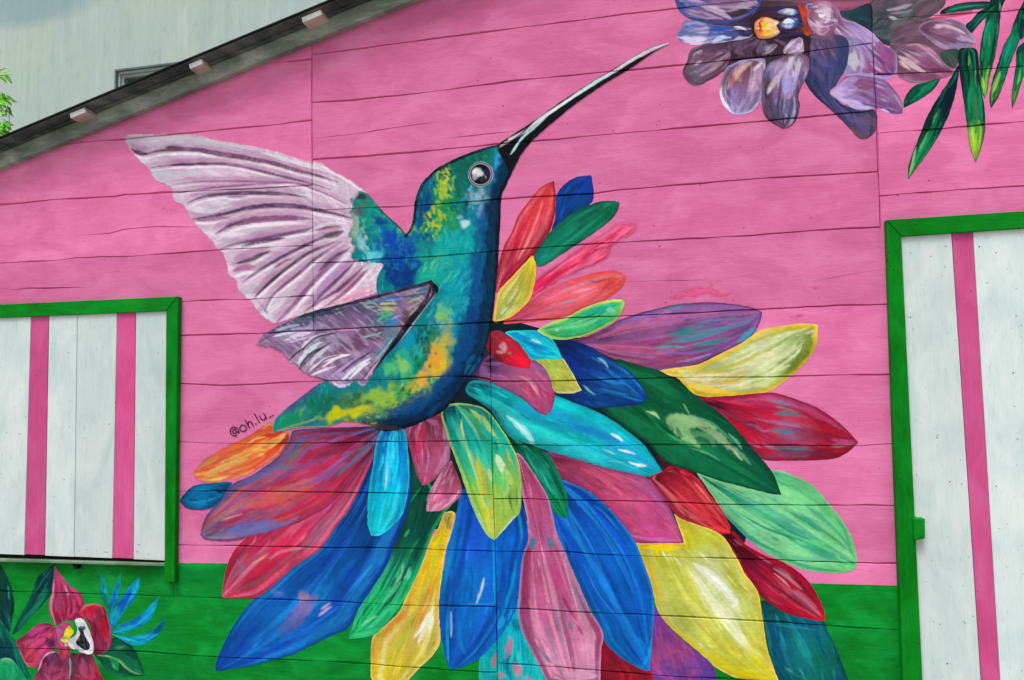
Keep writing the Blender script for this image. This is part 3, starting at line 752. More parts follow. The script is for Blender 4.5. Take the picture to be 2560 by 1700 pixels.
# ------------------------------------------------ fan of painted petals
FAN = root('petal_fan_mural', (0.4, 0, 0), 'painted fan of long multicoloured petals spreading below the hummingbird', 'mural')
def petal(layer, outline, ax, cols, label, streaks=(), edges=(), strokes=(), blobs=(), hair=.16, jit=.2, g=2.4, parent=None, name='petal', soft=0, polys=()):
    def fn(p):
        p.axis(ax); p.ramp(cols, jit, layer)
        for i, s in enumerate(streaks):
            c, a = s[0], s[1]; k = dict(zip(('fa', 'fb', 'th', 'sh', 'u0', 'u1'), s[2:])); k['fa'] = k.get('fa', 5)*.66; k['fb'] = k.get('fb', 2)*.85; k['th'] = k.get('th', .55)-.015
            p.streaks(c, a, seed=layer*3+i*7, **k)
        rb = np.random.RandomState(layer*7+len(outline)); ins = np.where((p.d > 3) & (p.u > .04) & (p.u < .98))[0]
        if len(ins):
            pal = [hx(c) for c in list(cols)]+[hx(t_[0]) for t_ in streaks]*2
            q0, q1 = P(ax)[0][0], P(ax)[0][-1]; a0 = math.atan2(q1[1]-q0[1], q1[0]-q0[0])
            for _ in range(int(min(64, 10+len(ins)*g*g/520))):
                i_ = ins[rb.randint(len(ins))]; uu, sv = p.u[i_], p.s[i_]
                an_ = a0+sv*(.5-uu)*.9+rb.randn()*.07; ln = (14+26*rb.rand())*min(1.2, p.L/170); k_ = pal[min(int(uu*len(cols)), len(cols)-1)] if rb.rand() < .45 else pal[rb.randint(len(pal))]
                k_ = np.clip(k_*(.62+.95*rb.rand()), 0, .9); cxx, cyy = p.x[i_], p.y[i_]
                dx_, dy_ = math.cos(an_)*ln/2, math.sin(an_)*ln/2; bw = rb.randn()*1.6
                p.stroke([(cxx-dx_, cyy-dy_), (cxx-dy_/ln*bw*2, cyy+dx_/ln*bw*2), (cxx+dx_, cyy+dy_)], 2.2+3.6*rb.rand(), k_, .35+.4*rb.rand(), 1.5, _)
        for b in blobs: p.blob(*b, seed=layer+int(b[0]))
        for q, c, op in polys: p.mixin(ss(-3, 3.5, sdf(p.x, p.y, smooth_closed(q))+9*(fbm(p.x/7, p.y/12, layer, 2)-.5))*op, c)
        for e in edges: p.edge(*e[:3], seed=layer, side=e[4] if len(e) > 4 else 0)
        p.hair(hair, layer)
        for i, s in enumerate(strokes): p.stroke(*s, seed=layer+i)
        if soft: p.a = ss(0, soft, p.d+soft*.35*(vn(p.x/11, p.y/11, layer)-.35))
    return paint(name, parent or FAN, outline, fn, layer, g, label)

# dark underpainting between the petals
def under(p):
    p.fill('0a1f2a'); p.blob(1010, 1150, 60, 130, 0, '06302a', .9); p.blob(1500, 900, 120, 60, 20, '0a3a2c', .9); p.blob(1200, 830, 60, 60, 0, '3a2440', .8); p.blob(1105, 850, 40, 50, 0, '3c2c50', .85)
    p.blob(1550, 1150, 110, 90, 0, '4a1420', .8); p.c *= (1+.3*(vn(p.x/8, p.y/8, 2)-.5))[:, None]
paint('petal_shadow', FAN, '880,985 1000,950 1050,895 1082,850 1100,800 1120,750 1150,738 1200,745 1290,770 1420,800 1550,860 1700,960 1720,1060 1720,1240 1650,1300 1450,1240 1400,1170 1300,1200 1250,1160 1180,1230 1050,1240 1000,1220 930,1250 870,1180 850,1080', under, 1, label='dark paint between the petals')

petal(2, '1475,512* 1462,540 1420,566 1402,598 1362,620 1300,645 1240,682 1222,700 1212,690 1234,640 1290,600 1340,565 1395,531 1430,512', '1225,680 1475,512', ['e02a62', 'd8285c', 'e84a72', 'f0567f', 'ef6690', 'ee6c98'], 'soft coral red brushed petal',
      streaks=[('c21a4c', .8, 4, 2.5, .55), ('f57aa6', .7, 6, 3, .55), ('b81848', .6, 8, 4, .62)],
      strokes=[('1255,660 1300,625 1350,600', 9, 'c8163f', .8), ('1340,632 1390,600 1418,580', 8, 'd81c50', .7), ('1365,578 1400,570 1425,560', 6, 'b02548', .7), ('1410,520 1450,520 1470,515', 14, 'f55f8a', .7)], jit=.3, soft=14)
petal(3, '1363,404* 1369,442 1364,467 1320,510 1280,535 1272,530 1279,505 1281,474 1284,447 1305,422 1330,408', '1275,530 1363,404', ['071f48', '06306a', '0a3f92', '0d3fa0', '16389a'], 'deep blue petal pointing up',
      streaks=[('0d4aa8', .5), ('05244f', .6, 6, 3)], edges=[('2a2f8a', 4, .6)], blobs=[(1340, 470, 12, 22, 30, '0c4a88', .5)])
petal(4, '1277,417* 1281,449 1279,492 1265,540 1240,577 1205,617 1180,640 1150,675* 1138,668 1147,620 1163,565 1180,535 1195,497 1225,457 1247,432', '1148,665 1200,520 1275,417', ['5a2038', '8e2340', 'c22a44', 'd23a4c', 'dc3f46', 'd83a40'], 'upright red petal beside the bird\'s chest',
      streaks=[('e8707c', .8, 4, 1.6, .55), ('c80f38', .6, 7, 3, .58), ('8c4a54', .5, 6, 2, .6)], edges=[('c4153a', 5, .7), ('55101f', 5, .6, 0, 1)],
      strokes=[('1195,600 1215,560 1240,500 1252,462', 5, 'ee8f94', .8), ('1183,610 1200,565 1222,512', 4, 'e06a74', .8), ('1240,590 1250,568 1262,545', 9, 'd0123a', .8), ('1160,640 1180,600 1195,570', 6, 'a9405a', .7)])
petal(5, '1429,467* 1425,484 1405,510 1355,547 1305,580 1255,612 1238,614 1232,590 1263,542 1305,502 1360,472 1393,464 1418,464', '1236,612 1429,467', ['0b6a60', '087258', '0b7a5e', '0a7050', '06603e'], 'dark green petal pointing up right',
      streaks=[('15906e', .6, 5, 1.5), ('055040', .6, 7, 3)], edges=[('05523a', 4, .7)], strokes=[('1290,575 1340,535 1390,495', 6, '149070', .7), ('1245,600 1255,590 1265,585', 7, '169a90', .7)])
petal(6, '1445,637* 1435,662 1398,690 1343,714 1285,734 1200,745* 1160,748* 1165,735 1200,712 1240,682 1280,659 1330,641 1380,627 1418,624', '1170,742 1445,637', ['b0406a', 'c2496a', 'd05a78', 'e0566c', 'e2504f', 'd9453a'], 'coral petal with orange tip',
      streaks=[('c08098', .8, 5, 2, .52), ('f0686c', .6, 6, 2, .55), ('a8385a', .4, 8, 3, .6)], edges=[('e6504a', 5, .7)],
      strokes=[('1320,675 1350,668 1375,660', 5, 'e9a0bf', .8), ('1290,700 1330,690', 5, 'c093ae', .7), ('1385,672 1405,655 1420,648', 8, 'c02838', .8), ('1340,650 1390,635 1430,640', 5, 'f0604e', .8), ('1390,688 1420,668 1435,650', 6, 'd6382c', .7), ('1175,738 1230,715 1290,690', 5, 'c84a68', .8)])
petal(7, '1228,587* 1236,612 1234,642 1223,687 1200,714 1175,733 1140,745* 1138,735 1145,690 1152,668 1180,638 1205,612', '1142,742 1190,675 1228,587', ['8d9c62', 'a5ad4a', 'b6b23e', 'bcb43a', 'c2bc2c'], 'yellow petal with golden rim',
      streaks=[('8c9440', .6, 6, 2), ('d8d890', .6, 8, 3, .6)], edges=[('f0c83c', 5.5, .95)],
      strokes=[('1228,590 1205,615 1180,641 1150,671', 4.5, 'f8b860', .95), ('1228,590 1234,640 1222,686 1198,714 1168,735', 4.5, 'f5c040', .95), ('1215,600 1226,596 1222,630', 8, 'e8d800', .8), ('1170,700 1185,680 1195,660', 4, 'dfe6b8', .8), ('1155,725 1170,708', 4, 'e8e8d0', .8)])
petal(8, '1757,719* 1752,742 1735,772 1705,792 1655,818 1605,841 1530,858 1468,843 1418,831 1355,801 1290,792 1355,775 1405,752 1430,737 1468,724 1493,717 1555,703 1620,697 1680,700 1730,708', '1300,792 1520,770 1757,719', ['2a1a3a', '6a2f58', '8d4a78', '8a5186', '84508a', '7a4a86', '6f4a82'], 'large mauve petal with turquoise streaks',
      streaks=[('c06a98', .6, 5, 1.5, .55), ('5a4a80', .6, 6, 2, .55), ('2f8a94', .85, 7, 3.5, .64, .1, .5, .95), ('8a60a8', .7, 8, 2, .55), ('9c2f5c', .5, 9, 4, .66)],
      edges=[('4a2450', 4, .7)],
      strokes=[('1590,835 1640,812 1700,780 1740,750', 7, '6a3a8c', .7), ('1510,803 1545,799 1580,800', 5, '20a8ae', .9), ('1590,812 1625,808 1650,800', 6, '1f8088', .8), ('1700,790 1720,775 1740,755', 14, '2a9cb8', .85, 3), ('1600,795 1640,790 1680,780', 9, '1c8c90', .8, 2.5), ('1540,812 1580,815 1620,812', 6, '8c64b4', .7), ('1640,760 1690,752 1730,742', 8, '4a86a8', .7, 2.5), ('1600,745 1650,738 1700,733', 6, '6a7cae', .7), ('1560,770 1610,768 1650,762', 6, '2a8488', .7), ('1480,757 1530,750 1580,742', 7, '9b5a8a', .7), ('1560,835 1600,828 1640,815', 5, 'b090c8', .7), ('1310,790 1370,775 1420,755', 9, '5c1f4a', .7)])
petal(9, '1886,749* 1885,785 1881,799 1865,826 1833,861 1795,889 1770,904 1730,910 1655,916 1605,911 1580,890 1560,871 1520,855 1605,841 1655,819 1705,794 1730,777 1757,761 1815,749 1870,746', '1530,856 1720,870 1885,750', ['c9a420', 'c8ae38', 'c4c070', 'bcd08a', 'a4c070', '7a8a30'], 'large yellow petal with pale green heart on the right',
      streaks=[('dfe0b8', .7, 4, 1.6, .5), ('8eb060', .6, 6, 2.5, .58), ('5a7028', .7, 7, 4, .58, .1, .7, 1.2)], edges=[('dcc21c', 11, .85), ('f5cf58', 4, .9)],
      strokes=[('1600,905 1590,888 1640,900 1700,908', 12, 'ecc800', .9), ('1680,850 1730,832 1790,800', 14, 'e4e6b0', .8), ('1700,880 1760,850 1810,820', 9, 'c2dc98', .8), ('1815,860 1850,818 1870,770', 22, '5f7424', .8, 3), ('1850,770 1862,785 1850,810', 16, '7c9438', .7, 3), ('1600,858 1680,846 1740,820 1790,790', 9, 'b4b01c', .7, 2), ('1840,765 1800,790 1760,815', 6, '6f9a38', .7), ('1720,795 1790,768 1868,752', 8, 'b4b21c', .85), ('1560,862 1620,860 1690,858', 7, 'd8b44c', .6), ('1840,775 1862,762 1876,757', 6, '9aac62', .8)])
petal(10, '1979,1020* 1958,1040 1933,1054 1895,1060 1820,1062 1783,1062 1752,1056 1720,1030 1682,990 1644,956 1592,922 1705,911 1770,905 1795,908 1845,924 1895,946 1945,984', '1640,925 1979,1020', ['4a0a22', 'a01232', 'b02a4c', '8a5078', '9a3a58', '8e1a30', '8c1426'], 'crimson petal with teal streaks on the right',
      streaks=[('c4508c', .7, 4, 2, .52), ('2a7f88', .85, 6, 4, .62, .1, .38, .68), ('c01838', .6, 5, 2, .57), ('6a2a48', .6, 8, 3, .58)], edges=[('8e1030', 9, .8)],
      strokes=[('1785,955 1815,952 1845,960', 8, '2a7a80', .9), ('1770,990 1800,995 1830,998', 9, '1d7c86', .85, 2), ('1775,970 1810,975 1850,985', 9, '9c5c94', .7, 2), ('1790,938 1820,942 1850,952', 7, '5c8c98', .7, 2), ('1800,935 1850,950 1900,985 1935,1015', 10, '96122a', .8), ('1700,975 1735,1000 1770,1040 1810,1058', 10, 'b8102a', .85), ('1790,1010 1830,1018 1880,1022', 6, 'a04068', .8), ('1740,965 1790,975 1850,985', 6, 'b86a90', .7), ('1700,935 1760,940 1800,945', 8, 'b01040', .7)])
petal(11, '1977,1300* 1974,1275 1966,1245 1950,1212 1925,1178 1895,1141 1870,1116 1828,1096 1785,1084 1700,1095 1610,1085 1620,1110 1650,1154 1667,1183 1690,1208 1730,1248 1770,1277 1820,1302 1870,1317 1933,1322 1968,1314', '1640,1110 1975,1300', ['0c6f50', '1f9a70', '58bf84', '66c884', '6ccf84', '6fce7c'], 'mint green petal at the right',
      streaks=[('20a07c', .8, 5, 2, .55), ('8ad898', .7, 6, 2, .55), ('2c9a90', .6, 9, 3, .6)], edges=[('8ecf92', 4, .8)],
      strokes=[('1660,1170 1700,1215 1750,1252 1810,1280', 9, '15907c', .85), ('1700,1180 1760,1215 1820,1238 1860,1250', 5, '12806c', .85), ('1780,1200 1820,1225 1865,1245', 4, '0c7a5e', .8), ('1815,1285 1870,1290 1930,1285', 14, '4aa898', .55), ('1800,1125 1850,1150 1890,1180', 14, '7fdc90', .7), ('1920,1180 1950,1230 1962,1280', 7, '30a070', .7), ('1820,1255 1890,1250 1950,1270', 9, '5cc886', .6)])
petal(12, '1957,1572* 1930,1501 1910,1458 1890,1425 1820,1412 1765,1385 1745,1400 1760,1450 1772,1510 1797,1575', '1800,1395 1890,1590', ['064a48', '0a5868', '0b6a78', '08685c', '076050'], 'dark teal petal at the bottom right',
      streaks=[('1b8a90', .7, 5, 2, .55), ('0a4a70', .7, 6, 2.5, .55)], edges=[('05402e', 6, .7)],
      strokes=[('1785,1440 1830,1445 1880,1452', 6, '1684a8', .7), ('1800,1470 1805,1500', 9, '1272a0', .7), ('1830,1470 1850,1500 1870,1540', 7, '128a72', .6), ('1860,1470 1890,1520 1910,1560', 6, '0d7460', .7), ('1810,1540 1830,1550', 5, '35a898', .7)])
petal(13, '1901,1432* 1901,1412 1890,1384 1870,1348 1840,1318 1808,1298 1770,1283 1720,1256 1690,1225 1660,1231 1680,1270 1718,1323 1748,1368 1770,1388 1820,1416 1878,1430', '1670,1235 1900,1430', ['3a0816', '4a0a1c', '7a1430', '9a1a38', 'a81c34', 'b81828'], 'dark crimson petal pointing down right',
      streaks=[('b06078', .8, 5, 2.5, .6, .08, .5, .95), ('4f1020', .6, 6, 2, .55), ('c01038', .5, 7, 3, .6)], edges=[('b0102c', 6, .8)],
      strokes=[('1783,1310 1815,1330 1850,1360', 7, 'c07888', .8), ('1785,1322 1805,1338 1822,1355', 4, 'd892a0', .8), ('1880,1400 1893,1415 1896,1428 1875,1427', 6, 'd01828', .9), ('1770,1370 1810,1398 1860,1412', 8, 'b0082c', .7)])
petal(14, '1802,1141* 1785,1097 1770,1074 1730,1028 1693,983 1655,948 1605,914 1568,884 1523,856 1468,841 1420,829 1400,860 1385,930 1398,955 1430,980 1493,1021 1518,1049 1543,1068 1580,1081 1655,1107 1730,1127 1775,1138', '1400,880 1580,1000 1802,1141', ['0a4a34', '065a36', '075c38', '0a6440', '06563a', '065438'], 'very large dark green petal with pale brush marks',
      streaks=[('0f7a4c', .6, 4, 1.5, .55), ('044030', .6, 6, 2, .55)], edges=[('03402a', 5, .7)],
      polys=[('1533,966 1552,953 1590,957 1620,966 1652,988 1612,984 1588,990 1600,1008 1614,1030 1588,1022 1562,1004 1546,984', '90c284', .88), ('1612,972 1660,1000 1705,1048 1660,1022', '86a880', .8), ('1572,985 1600,992 1640,1002 1652,1030 1615,1020 1590,1008', '5c9c6c', .6)],
      strokes=[('1490,948 1510,955 1520,965', 7, 'a8d49a', .9), ('1590,975 1640,1000 1680,1030 1705,1048', 6, '90ac84', .7), ('1600,960 1640,975 1670,1000 1690,1020', 6, '4aa478', .8), ('1540,1000 1570,1018 1600,1028', 7, '3aae6c', .8), ('1560,985 1566,1000 1575,1008', 8, '0b6a40', .8), ('1600,1010 1625,1015 1640,1030', 12, '075a3e', .8), ('1680,1000 1700,1020 1710,1035', 7, '68b890', .7), ('1690,1030 1710,1050 1730,1070', 9, '5aa880', .75), ('1690,1035 1700,1050 1712,1062', 4, 'c0c8a8', .8), ('1590,1032 1630,1045 1660,1062', 5, '5ab080', .7), ('1480,940 1520,985 1560,1020', 7, '129048', .5), ('1575,930 1590,955', 4, '7ab888', .8)])
petal(15, '1492,915* 1480,932 1430,937 1375,941 1330,930 1300,915 1275,905 1262,860 1262,800 1275,780 1335,789 1368,804 1405,827 1443,849 1475,882', '1280,800 1400,850 1490,922', ['061c40', '071f58', '0b3a80', '0f55a0', '0c4a9a', '0a3f90'], 'navy blue petal in the middle right',
      streaks=[('1d86c8', .8, 5, 2.5, .57, .1, .35, .95), ('082a70', .6, 6, 2, .55), ('1a34a0', .5, 7, 3, .6)], edges=[('08205a', 5, .6)],
      strokes=[('1378,826 1392,833 1402,848', 6, '78b4dc', .9), ('1345,888 1360,902 1372,910', 5, '6ac0c0', .9), ('1380,870 1410,880 1440,885', 8, '2a90d0', .6), ('1385,895 1420,905 1450,910', 6, '1f78c0', .7)])
petal(16, '1528,1087* 1516,1097 1480,1099 1405,1081 1330,1059 1280,1046 1235,1029 1180,1009 1160,990 1130,945 1103,925 1075,905 1085,880 1130,879 1180,897 1225,905 1280,911 1330,931 1380,951 1430,981 1480,1021 1507,1056', '1085,890 1320,960 1525,1092', ['053038', '0b8a90', '08b4b8', '0cc6cc', '0cc4ce', '06b8c6', '0ab8c0'], 'bright turquoise petal sweeping right',
      streaks=[('1a96d0', .75, 4, 1.6, .55), ('30dcdc', .6, 5, 2, .55), ('0a9aa8', .6, 7, 2.5, .57)], edges=[('0c8f94', 5, .7)],
      strokes=[('1170,960 1195,980 1222,1010 1232,1035', 14, 'a8ecec', .85), ('1190,975 1215,1000', 5, 'e0f8fa', .9), ('1290,972 1330,985 1380,1000 1430,1020', 16, '1478c8', .6), ('1380,1020 1430,1040 1480,1060', 12, '2090d0', .6), ('1505,1060 1440,1005', 3, '10a8a0', .4), ('1405,1062 1430,1066 1470,1072', 1, 'ffffff', .1), ('1402,1063 1440,1066', 1, 'ffffff', .1), ('1408,1000 1425,1008 1436,1018', 6, 'e8fbff', .95), ('1425,1037 1445,1041 1465,1047', 4.5, 'e4f4ff', .95), ('1450,1065 1470,1072 1492,1074', 6, 'ecf4ff', .95), ('1390,1035 1420,1048', 3.5, 'a8d8f0', .8), ('1095,895 1110,910 1125,925', 10, '12c0c0', .7), ('1085,885 1100,885 1128,893', 6, '0a3038', .8), ('1180,1002 1230,1022 1290,1040', 8, '0a8078', .7)])
petal(17, '1553,1181* 1538,1156 1513,1126 1498,1101 1530,1085 1548,1074 1580,1084 1610,1104 1635,1139 1660,1169 1684,1213* 1684,1231* 1658,1229 1575,1198', '1520,1090 1684,1228', ['5a1020', 'a01c34', 'c03040', 'cc3c48', 'd03040', 'e03438'], 'red petal below the green one',
      streaks=[('e07078', .7, 5, 2, .55), ('8a1c2c', .6, 6, 3, .57)], edges=[('c01830', 4, .6)],
      strokes=[('1575,1098 1605,1130 1640,1170 1672,1215', 8, 'e04a3a', .6), ('1555,1110 1580,1140 1620,1180', 12, 'b02038', .6), ('1600,1110 1625,1140 1645,1165', 4, 'f09a90', .6), ('1640,1215 1665,1222 1682,1225', 8, 'ee3c40', .9)])
petal(18, '1575,1252* 1573,1238 1550,1182 1538,1156 1518,1129 1485,1099 1405,1081 1330,1059 1262,1042 1275,1075 1300,1107 1355,1131 1400,1167 1440,1213 1466,1251*', '1275,1050 1430,1110 1575,1252', ['6a2038', 'a03a60', 'bc4a74', 'c0507c', 'bc4a80', 'c04a88', 'b85a9c'], 'rose pink petal in the lower right',
      streaks=[('d8607c', .7, 4, 1.6, .54), ('8a4a88', .7, 6, 2, .56), ('9a3058', .5, 8, 3, .6), ('e04080', .5, 5, 4, .63)], edges=[('a03068', 4, .5), ('7a3a70', 7, .6, 0, -1)],
      strokes=[('1480,1110 1520,1150 1555,1200', 7, '9a4a90', .6), ('1340,1080 1400,1110 1450,1150', 10, 'd05a78', .5), ('1455,1235 1500,1243 1568,1246', 8, 'c070b8', .8), ('1475,1130 1480,1150', 6, '5a6a70', .6), ('1640,1280 1650,1290', 2, 'c84a80', .2)])
petal(19, '1797,1575* 1771,1501 1760,1438 1748,1368 1718,1323 1693,1277 1660,1231 1575,1198 1554,1184* 1573,1238 1577,1252* 1466,1252* 1480,1286 1500,1341 1518,1411 1555,1455 1605,1498 1643,1533 1693,1562 1740,1572', '1520,1230 1620,1400 1797,1575', ['d8c810', 'ccc82c', 'c4c858', 'c8cc60', 'c6c43a', 'd0c418', 'd8b020'], 'large yellow petal in the lower right',
      streaks=[('e8ecc8', .8, 4, 1.5, .52, .12, .25, .75), ('a8b440', .6, 6, 2, .55), ('b8c870', .5, 8, 2.5, .55)], edges=[('d6bc10', 8, .8), ('ecd870', 3.5, .8)],
      strokes=[('1485,1262 1530,1262 1570,1262', 13, 'ecd000', .9), ('1470,1254 1520,1254 1572,1253', 4, 'f2b048', .9), ('1600,1300 1640,1330 1680,1370 1700,1390', 20, 'e4ecd8', .85), ('1595,1310 1625,1360 1660,1400 1700,1435', 9, 'dbe6b8', .8), ('1720,1390 1735,1370', 3, 'f0f0e0', .3), ('1625,1315 1660,1345 1690,1380', 7, 'f6f8f2', .9), ('1690,1400 1700,1380', 12, 'eef0ee', .7), ('1600,1340 1630,1400 1680,1440 1720,1470', 6, 'e0e8b0', .7), ('1500,1300 1515,1340 1530,1400', 8, 'e0b400', .7), ('1560,1200 1575,1240 1585,1262', 7, 'f0dc30', .9), ('1560,1450 1620,1500 1700,1548 1780,1560', 14, 'ccc400', .7), ('1600,1210 1650,1232 1680,1270', 8, 'a8c418', .5), ('1745,1380 1762,1450 1785,1540', 8, 'e0b430', .7)])
petal(20, '1655,1575* 1643,1533 1605,1500 1555,1458 1518,1412 1506,1395 1495,1440 1495,1575', '1510,1400 1590,1600', ['6a3aa0', '7a3a88', '8c4080', '7c4494', '6a44a0'], 'purple petal at the bottom',
      streaks=[('b84a78', .7, 5, 2, .54), ('5a3a98', .6, 6, 2, .56)], strokes=[('1525,1520 1560,1500 1590,1520', 10, 'a84878', .6), ('1560,1545 1600,1540 1630,1545', 5, '5a3a90', .6)])
petal(21, '1384,1575* 1386,1468 1400,1480 1430,1512 1480,1543 1498,1545 1500,1575', '1400,1470 1450,1590', ['8a1020', '8e1428', '7a1828', '8a1a28'], 'dark red petal end at the bottom', streaks=[('c01828', .7, 5, 3, .56), ('5a1830', .6, 6, 3, .56)])
petal(22, '1498,1545* 1488,1546 1443,1524 1400,1487 1386,1453 1360,1402 1330,1343 1300,1266 1280,1221 1264,1176 1262,1140 1278,1105 1300,1108 1355,1132 1400,1168 1443,1218 1468,1256 1485,1301 1503,1356 1508,1401 1504,1463', '1290,1120 1420,1290 1498,1545', ['0a3a78', '0848a0', '0a58b8', '0960c0', '0a58b4', '0a60bc', '0f78d0'], 'long bright blue petal right of centre',
      streaks=[('1a86dc', .75, 6, 1.6, .55), ('0a3c98', .7, 7, 2, .55), ('1250d8', .5, 9, 3, .6)], edges=[('0c86dc', 4, .6)],
      strokes=[('1380,1190 1420,1230 1460,1280', 12, '0f5ad8', .5), ('1310,1180 1350,1270 1400,1350', 8, '1f8ae0', .5), ('1400,1320 1440,1400 1470,1470', 8, '0a48a4', .5), ('1480,1540 1496,1510 1503,1470', 6, '18a0e8', .7), ('1370,1165 1400,1190 1430,1230', 4, '2a90e8', .6), ('1345,1300 1380,1370 1420,1420', 4, '2f9ae8', .5)])
petal(23, '1306,1197* 1310,1180 1306,1134 1290,1094 1268,1051 1243,1034 1180,1010 1165,1000 1185,1040 1208,1059 1250,1117 1275,1176 1290,1190', '1185,1020 1306,1197', ['04382c', '055a40', '0a7a5c', '0b7458', '088048', '0a8a50'], 'narrow dark green petal in the centre',
      streaks=[('1ca88c', .8, 4, 1.5, .56), ('044a38', .7, 6, 2, .55)], strokes=[('1245,1080 1260,1110 1275,1140', 4, '20c0a0', .8), ('1250,1070 1275,1110 1288,1140', 3, '18a080', .6)])
petal(24, '1180,1575* 1105,1575* 1106,1518 1128,1494 1155,1455 1178,1405 1195,1380 1210,1430 1240,1526 1262,1575*', '1190,1390 1180,1600', ['08a0c8', '0a9cb4', '0aa8b8', '12b0b4', '0cb0a4'], 'turquoise petal with pink dabs at the bottom',
      streaks=[('0a6a9a', .7, 6, 2.5, .55), ('30c8b8', .6, 5, 2, .55)],
      blobs=[(1173, 1492, 9, 24, 8, 'b0688a', .95), (1140, 1525, 6, 18, 5, 'c0607c', .9), (1192, 1545, 10, 18, 0, 'b86a80', .9), (1155, 1556, 8, 9, 0, 'c86a80', .8), (1215, 1562, 14, 8, 0, '8a90b0', .7), (1220, 1500, 12, 20, 0, '0aa090', .6), (1190, 1440, 10, 18, 0, '0a5a74', .7)])
petal(25, '1040,1544* 1030,1526 1020,1481 1013,1426 1015,1376 1025,1301 1035,1241 1053,1176 1066,1130 1110,1140 1145,1160 1190,1150 1209,1176 1218,1236 1208,1276 1200,1326 1190,1401 1160,1458 1128,1496 1105,1518 1066,1537', '1130,1140 1110,1350 1040,1544', ['0a3a8c', '0a50b4', '0a60c4', '0a6cc8', '0a66bc', '0a5cb4', '0a50b0'], 'long bright blue petal in the centre',
      streaks=[('18a0e0', .75, 6, 1.6, .55), ('0a3c94', .7, 7, 2, .55), ('1c5ce0', .5, 9, 3, .6)], edges=[('0a68c8', 4, .5)],
      strokes=[('1116,1332 1110,1360 1098,1392', 6, 'b8dcf8', .95), ('1103,1395 1100,1360', 2, '80c0f0', .4), ('1040,1410 1041,1445 1040,1470', 6, '90b8f8', .85), ('1138,1250 1141,1300 1142,1390', 8, '18b0e8', .6), ('1150,1390 1120,1392 1080,1392', 3, '40a8e0', .5), ('1190,1290 1180,1350 1160,1420', 8, '10a0e0', .6), ('1060,1430 1060,1480 1075,1510', 10, '1884dc', .5), ('1042,1300 1040,1340', 7, '1a64e0', .6), ('1160,1420 1150,1450', 16, '20b8e0', .5), ('1085,1300 1090,1340 1085,1380', 5, '0a3c98', .6), ('1045,1538 1075,1528 1105,1512', 7, '1050b8', .6)])
petal(26, '1384,1575* 1386,1501 1390,1458 1360,1406 1335,1348 1305,1281 1285,1233 1268,1159 1250,1120 1218,1071 1195,1045 1185,1055 1200,1109 1205,1146 1216,1201 1219,1241 1204,1288 1196,1388 1196,1426 1209,1468 1238,1526 1262,1575*', '1195,1055 1260,1300 1330,1590', ['8c3a5c', 'a84a70', 'b0568a', 'b0507c', 'b85888', 'c07098', 'cc88a8', 'd49ab8'], 'long dusty pink petal in the centre',
      streaks=[('d890b4', .75, 7, 1.5, .54), ('8a2c60', .7, 8, 2, .56), ('4a7c94', .6, 9, 3, .64, .1, .5, .9), ('b02868', .5, 6, 3, .6)], edges=[('c8a0d0', 4, .7)],
      strokes=[('1232,1240 1228,1255 1232,1268', 12, '0a7c94', .95), ('1262,1236 1268,1250 1272,1266', 13, '087890', .95), ('1240,1180 1246,1220 1250,1262', 9, '9a4478', .8), ('1298,1290 1310,1330 1325,1380 1340,1440', 3.5, 'dcaac8', .7), ('1295,1370 1310,1400 1330,1430', 8, '8a2058', .7), ('1310,1430 1320,1455', 8, '4a7890', .75), ('1240,1490 1255,1510 1275,1530', 9, '2c7890', .8), ('1280,1530 1300,1560', 5, '9a5088', .6), ('1330,1440 1345,1465', 6, '902060', .7), ('1225,1300 1225,1360 1230,1400', 12, 'a84070', .6), ('1275,1300 1285,1340 1295,1365', 18, 'b83a78', .6), ('1300,1550 1340,1556 1375,1558', 22, 'd8a4c0', .6)])
petal(27, '935,1575* 970,1538 1000,1508 1015,1476 1012,1401 1018,1338 1028,1271 1040,1231 1050,1185 1025,1182 1012,1213 995,1240 980,1281 960,1326 940,1363 923,1406 890,1441 860,1468 855,1526 864,1575', '1035,1190 975,1400 900,1575', ['5a4a20', 'dcc000', 'd4bc08', 'd0b830', 'd4bc5a', 'c8b048', 'ccb838', 'd8c020'], 'long yellow petal with orange edge left of centre',
      streaks=[('dcd890', .6, 5, 1.6, .54), ('e08a28', .7, 6, 3, .6), ('a8b43c', .6, 7, 2, .55)], edges=[('e2b428', 7, .6), ('ecd48c', 3.5, .8)],
      strokes=[('1030,1195 1035,1205 1038,1222', 12, '8a6a50', .7), ('990,1290 985,1330 975,1350', 7, 'e0a020', .8), ('1000,1400 985,1440 965,1480', 16, 'e2ecd0', .85), ('990,1410 970,1450 955,1470', 8, 'eef4ec', .85), ('1000,1420 990,1460', 7, 'f4f6f4', .8), ('940,1405 905,1440 880,1470', 12, 'd8742c', .8), ('870,1470 866,1500 865,1540', 8, 'e89a40', .8), ('950,1340 940,1370 930,1400', 6, 'e4c800', .7), ('1010,1380 1008,1430 1005,1480', 5, 'd8a860', .7), ('890,1500 930,1480 960,1450', 10, 'b4b850', .6), ('880,1560 920,1565', 20, 'ccb41c', .6)])
